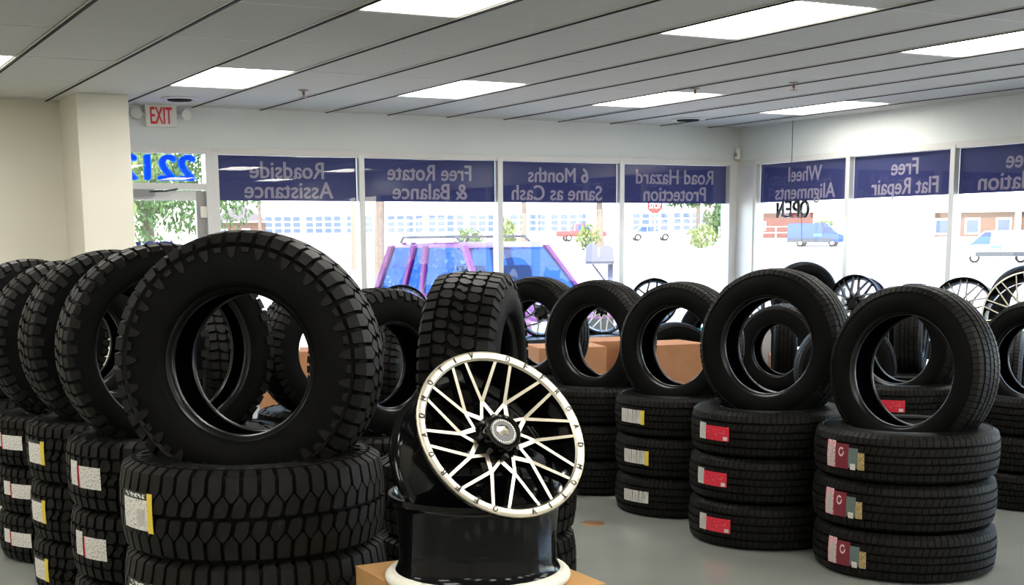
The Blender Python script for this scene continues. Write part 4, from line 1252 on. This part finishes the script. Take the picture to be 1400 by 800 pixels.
    if kind == 'suv':
        boxobj('grille', (2.26, -0.40, 0.55), (2.315, 0.40, 0.78), SATIN, t)
        for s in (-1, 1):
            rr = link('roof_rack', MB().tube([(rt + 0.1, s * 0.55, zt + 0.04), (rt + 0.2, s * 0.55, zt + 0.12), (ft - 0.4, s * 0.55, zt + 0.12), (ft - 0.25, s * 0.55, zt + 0.04)], 0.02, 6).mesh('roof_rack', CARDARK, 50), t)
        for xx in (rt + 0.35, (rt + ft) / 2, ft - 0.55):
            boxobj('rack_bar', (xx - 0.03, -0.55, zt + 0.10), (xx + 0.03, 0.55, zt + 0.13), CARDARK, t)
        boxobj('mirror', (0.85, 0.9, 1.02), (1.0, 1.08, 1.18), paint, t, 0.02)
        boxobj('mirror', (0.85, -1.08, 1.02), (1.0, -0.9, 1.18), paint, t, 0.02)
        for sx in (-0.15,):
            for s in (-1, 1):
                boxobj('seat', (-0.1, s * 0.38 - 0.24, 0.7), (0.05, s * 0.38 + 0.24, 1.42), CARDARK, t, 0.05)
    return t
car('parked_suv', 8.85, 16.6, 178, SUVPAINT, 'magenta sport-utility vehicle parked outside the second and third window bays')
car('pickup_truck', 74.5, 120.5, 110, CARRED, 'red pickup truck far across the street', 'pickup', 'truck')
car('parked_car', 80.5, 116.5, 115, CARGREY, 'grey car far across the street beside the stop sign', 'sedan')
car('parked_van', 84.5, 95.5, 140, CARBLUE, 'blue and white van behind the neon sign', 'van', 'van')
car('parked_van', 71.4, 63.1, 318, CARWHITE, 'white van with green marks at the right edge of the frame', 'van', 'van')

# stop sign
sg = empty('stop_sign', (29.3, 42.1, ground_z(29.3, 42.1)), 'red stop sign on a thin post in the bay beside the corner', 'sign', None, (0, 0, -math.radians(35)))
octo = lambda r: [(r * math.cos(PI / 8 + i * PI / 4), r * math.sin(PI / 8 + i * PI / 4)) for i in range(8)]
zc_ = 2.66 - sg.location.z
MS = Matrix.Translation((0, -0.04, zc_)) @ Matrix.Rotation(PI / 2, 4, 'X')
link('border', MB().prism(octo(0.32), 0, 0.006, 0).mesh('border', SIGNWHITE), sg, MS)
pl = link('plate', MB().prism(octo(0.295), 0.006, 0.009, 0).mesh('plate', SIGNRED), sg, MS)
me = fit_text('STOP', 0.44, 0.19, 0.02)
me.materials.append(SIGNWHITE)
link('lettering', me, pl, Matrix.Translation((0, 0, 0.0105)))
boxobj('post', (-0.03, -0.03, -0.2), (0.03, 0.03, zc_ + 0.35), GREYSTEEL, sg)

# mailboxes on an angled post
mbx = empty('mailbox', (10.9, 17.1, ground_z(10.9, 17.1)), 'pair of grey mailboxes on one braced post outside the third window bay', 'mailbox', None, (0, 0, -math.radians(32)))
zb_ = 1.13 - mbx.location.z
def mailbox_shell(w, dpt, h):
    pts = [(-w / 2, 0), (w / 2, 0), (w / 2, h * 0.6)] + [(w / 2 * math.cos(PI * i / 8), h * 0.6 + h * 0.4 * math.sin(PI * i / 8)) for i in range(1, 8)] + [(-w / 2, h * 0.6)]
    return MB().prism(pts, 0, dpt).mesh('shell', MAILGREY, 40)
boxobj('plank', (-0.2, -0.1, zb_ - 0.05), (0.22, 0.35, zb_ - 0.01), MAILGREY, mbx)
boxobj('shelf', (-0.21, -0.12, zb_ - 0.01), (0.22, 0.36, zb_ + 0.06), MAILGREY, mbx)
link('shell', mailbox_shell(0.18, 0.4, 0.2), mbx, Matrix.Translation((-0.11, 0.3, zb_ + 0.06)) @ Matrix.Rotation(PI / 2, 4, 'X'))
link('shell', mailbox_shell(0.2, 0.42, 0.17), mbx, Matrix.Translation((0.11, 0.32, zb_ + 0.06)) @ Matrix.Rotation(PI / 2, 4, 'X'))
boxobj('post', (0.13, 0.05, -0.2), (0.21, 0.13, zb_ - 0.05), MAILGREY, mbx)
link('brace', MB().tube([(-0.1, 0.09, zb_ - 0.05), (0.14, 0.09, zb_ - 0.36)], 0.018, 6).mesh('brace', MAILGREY), mbx)
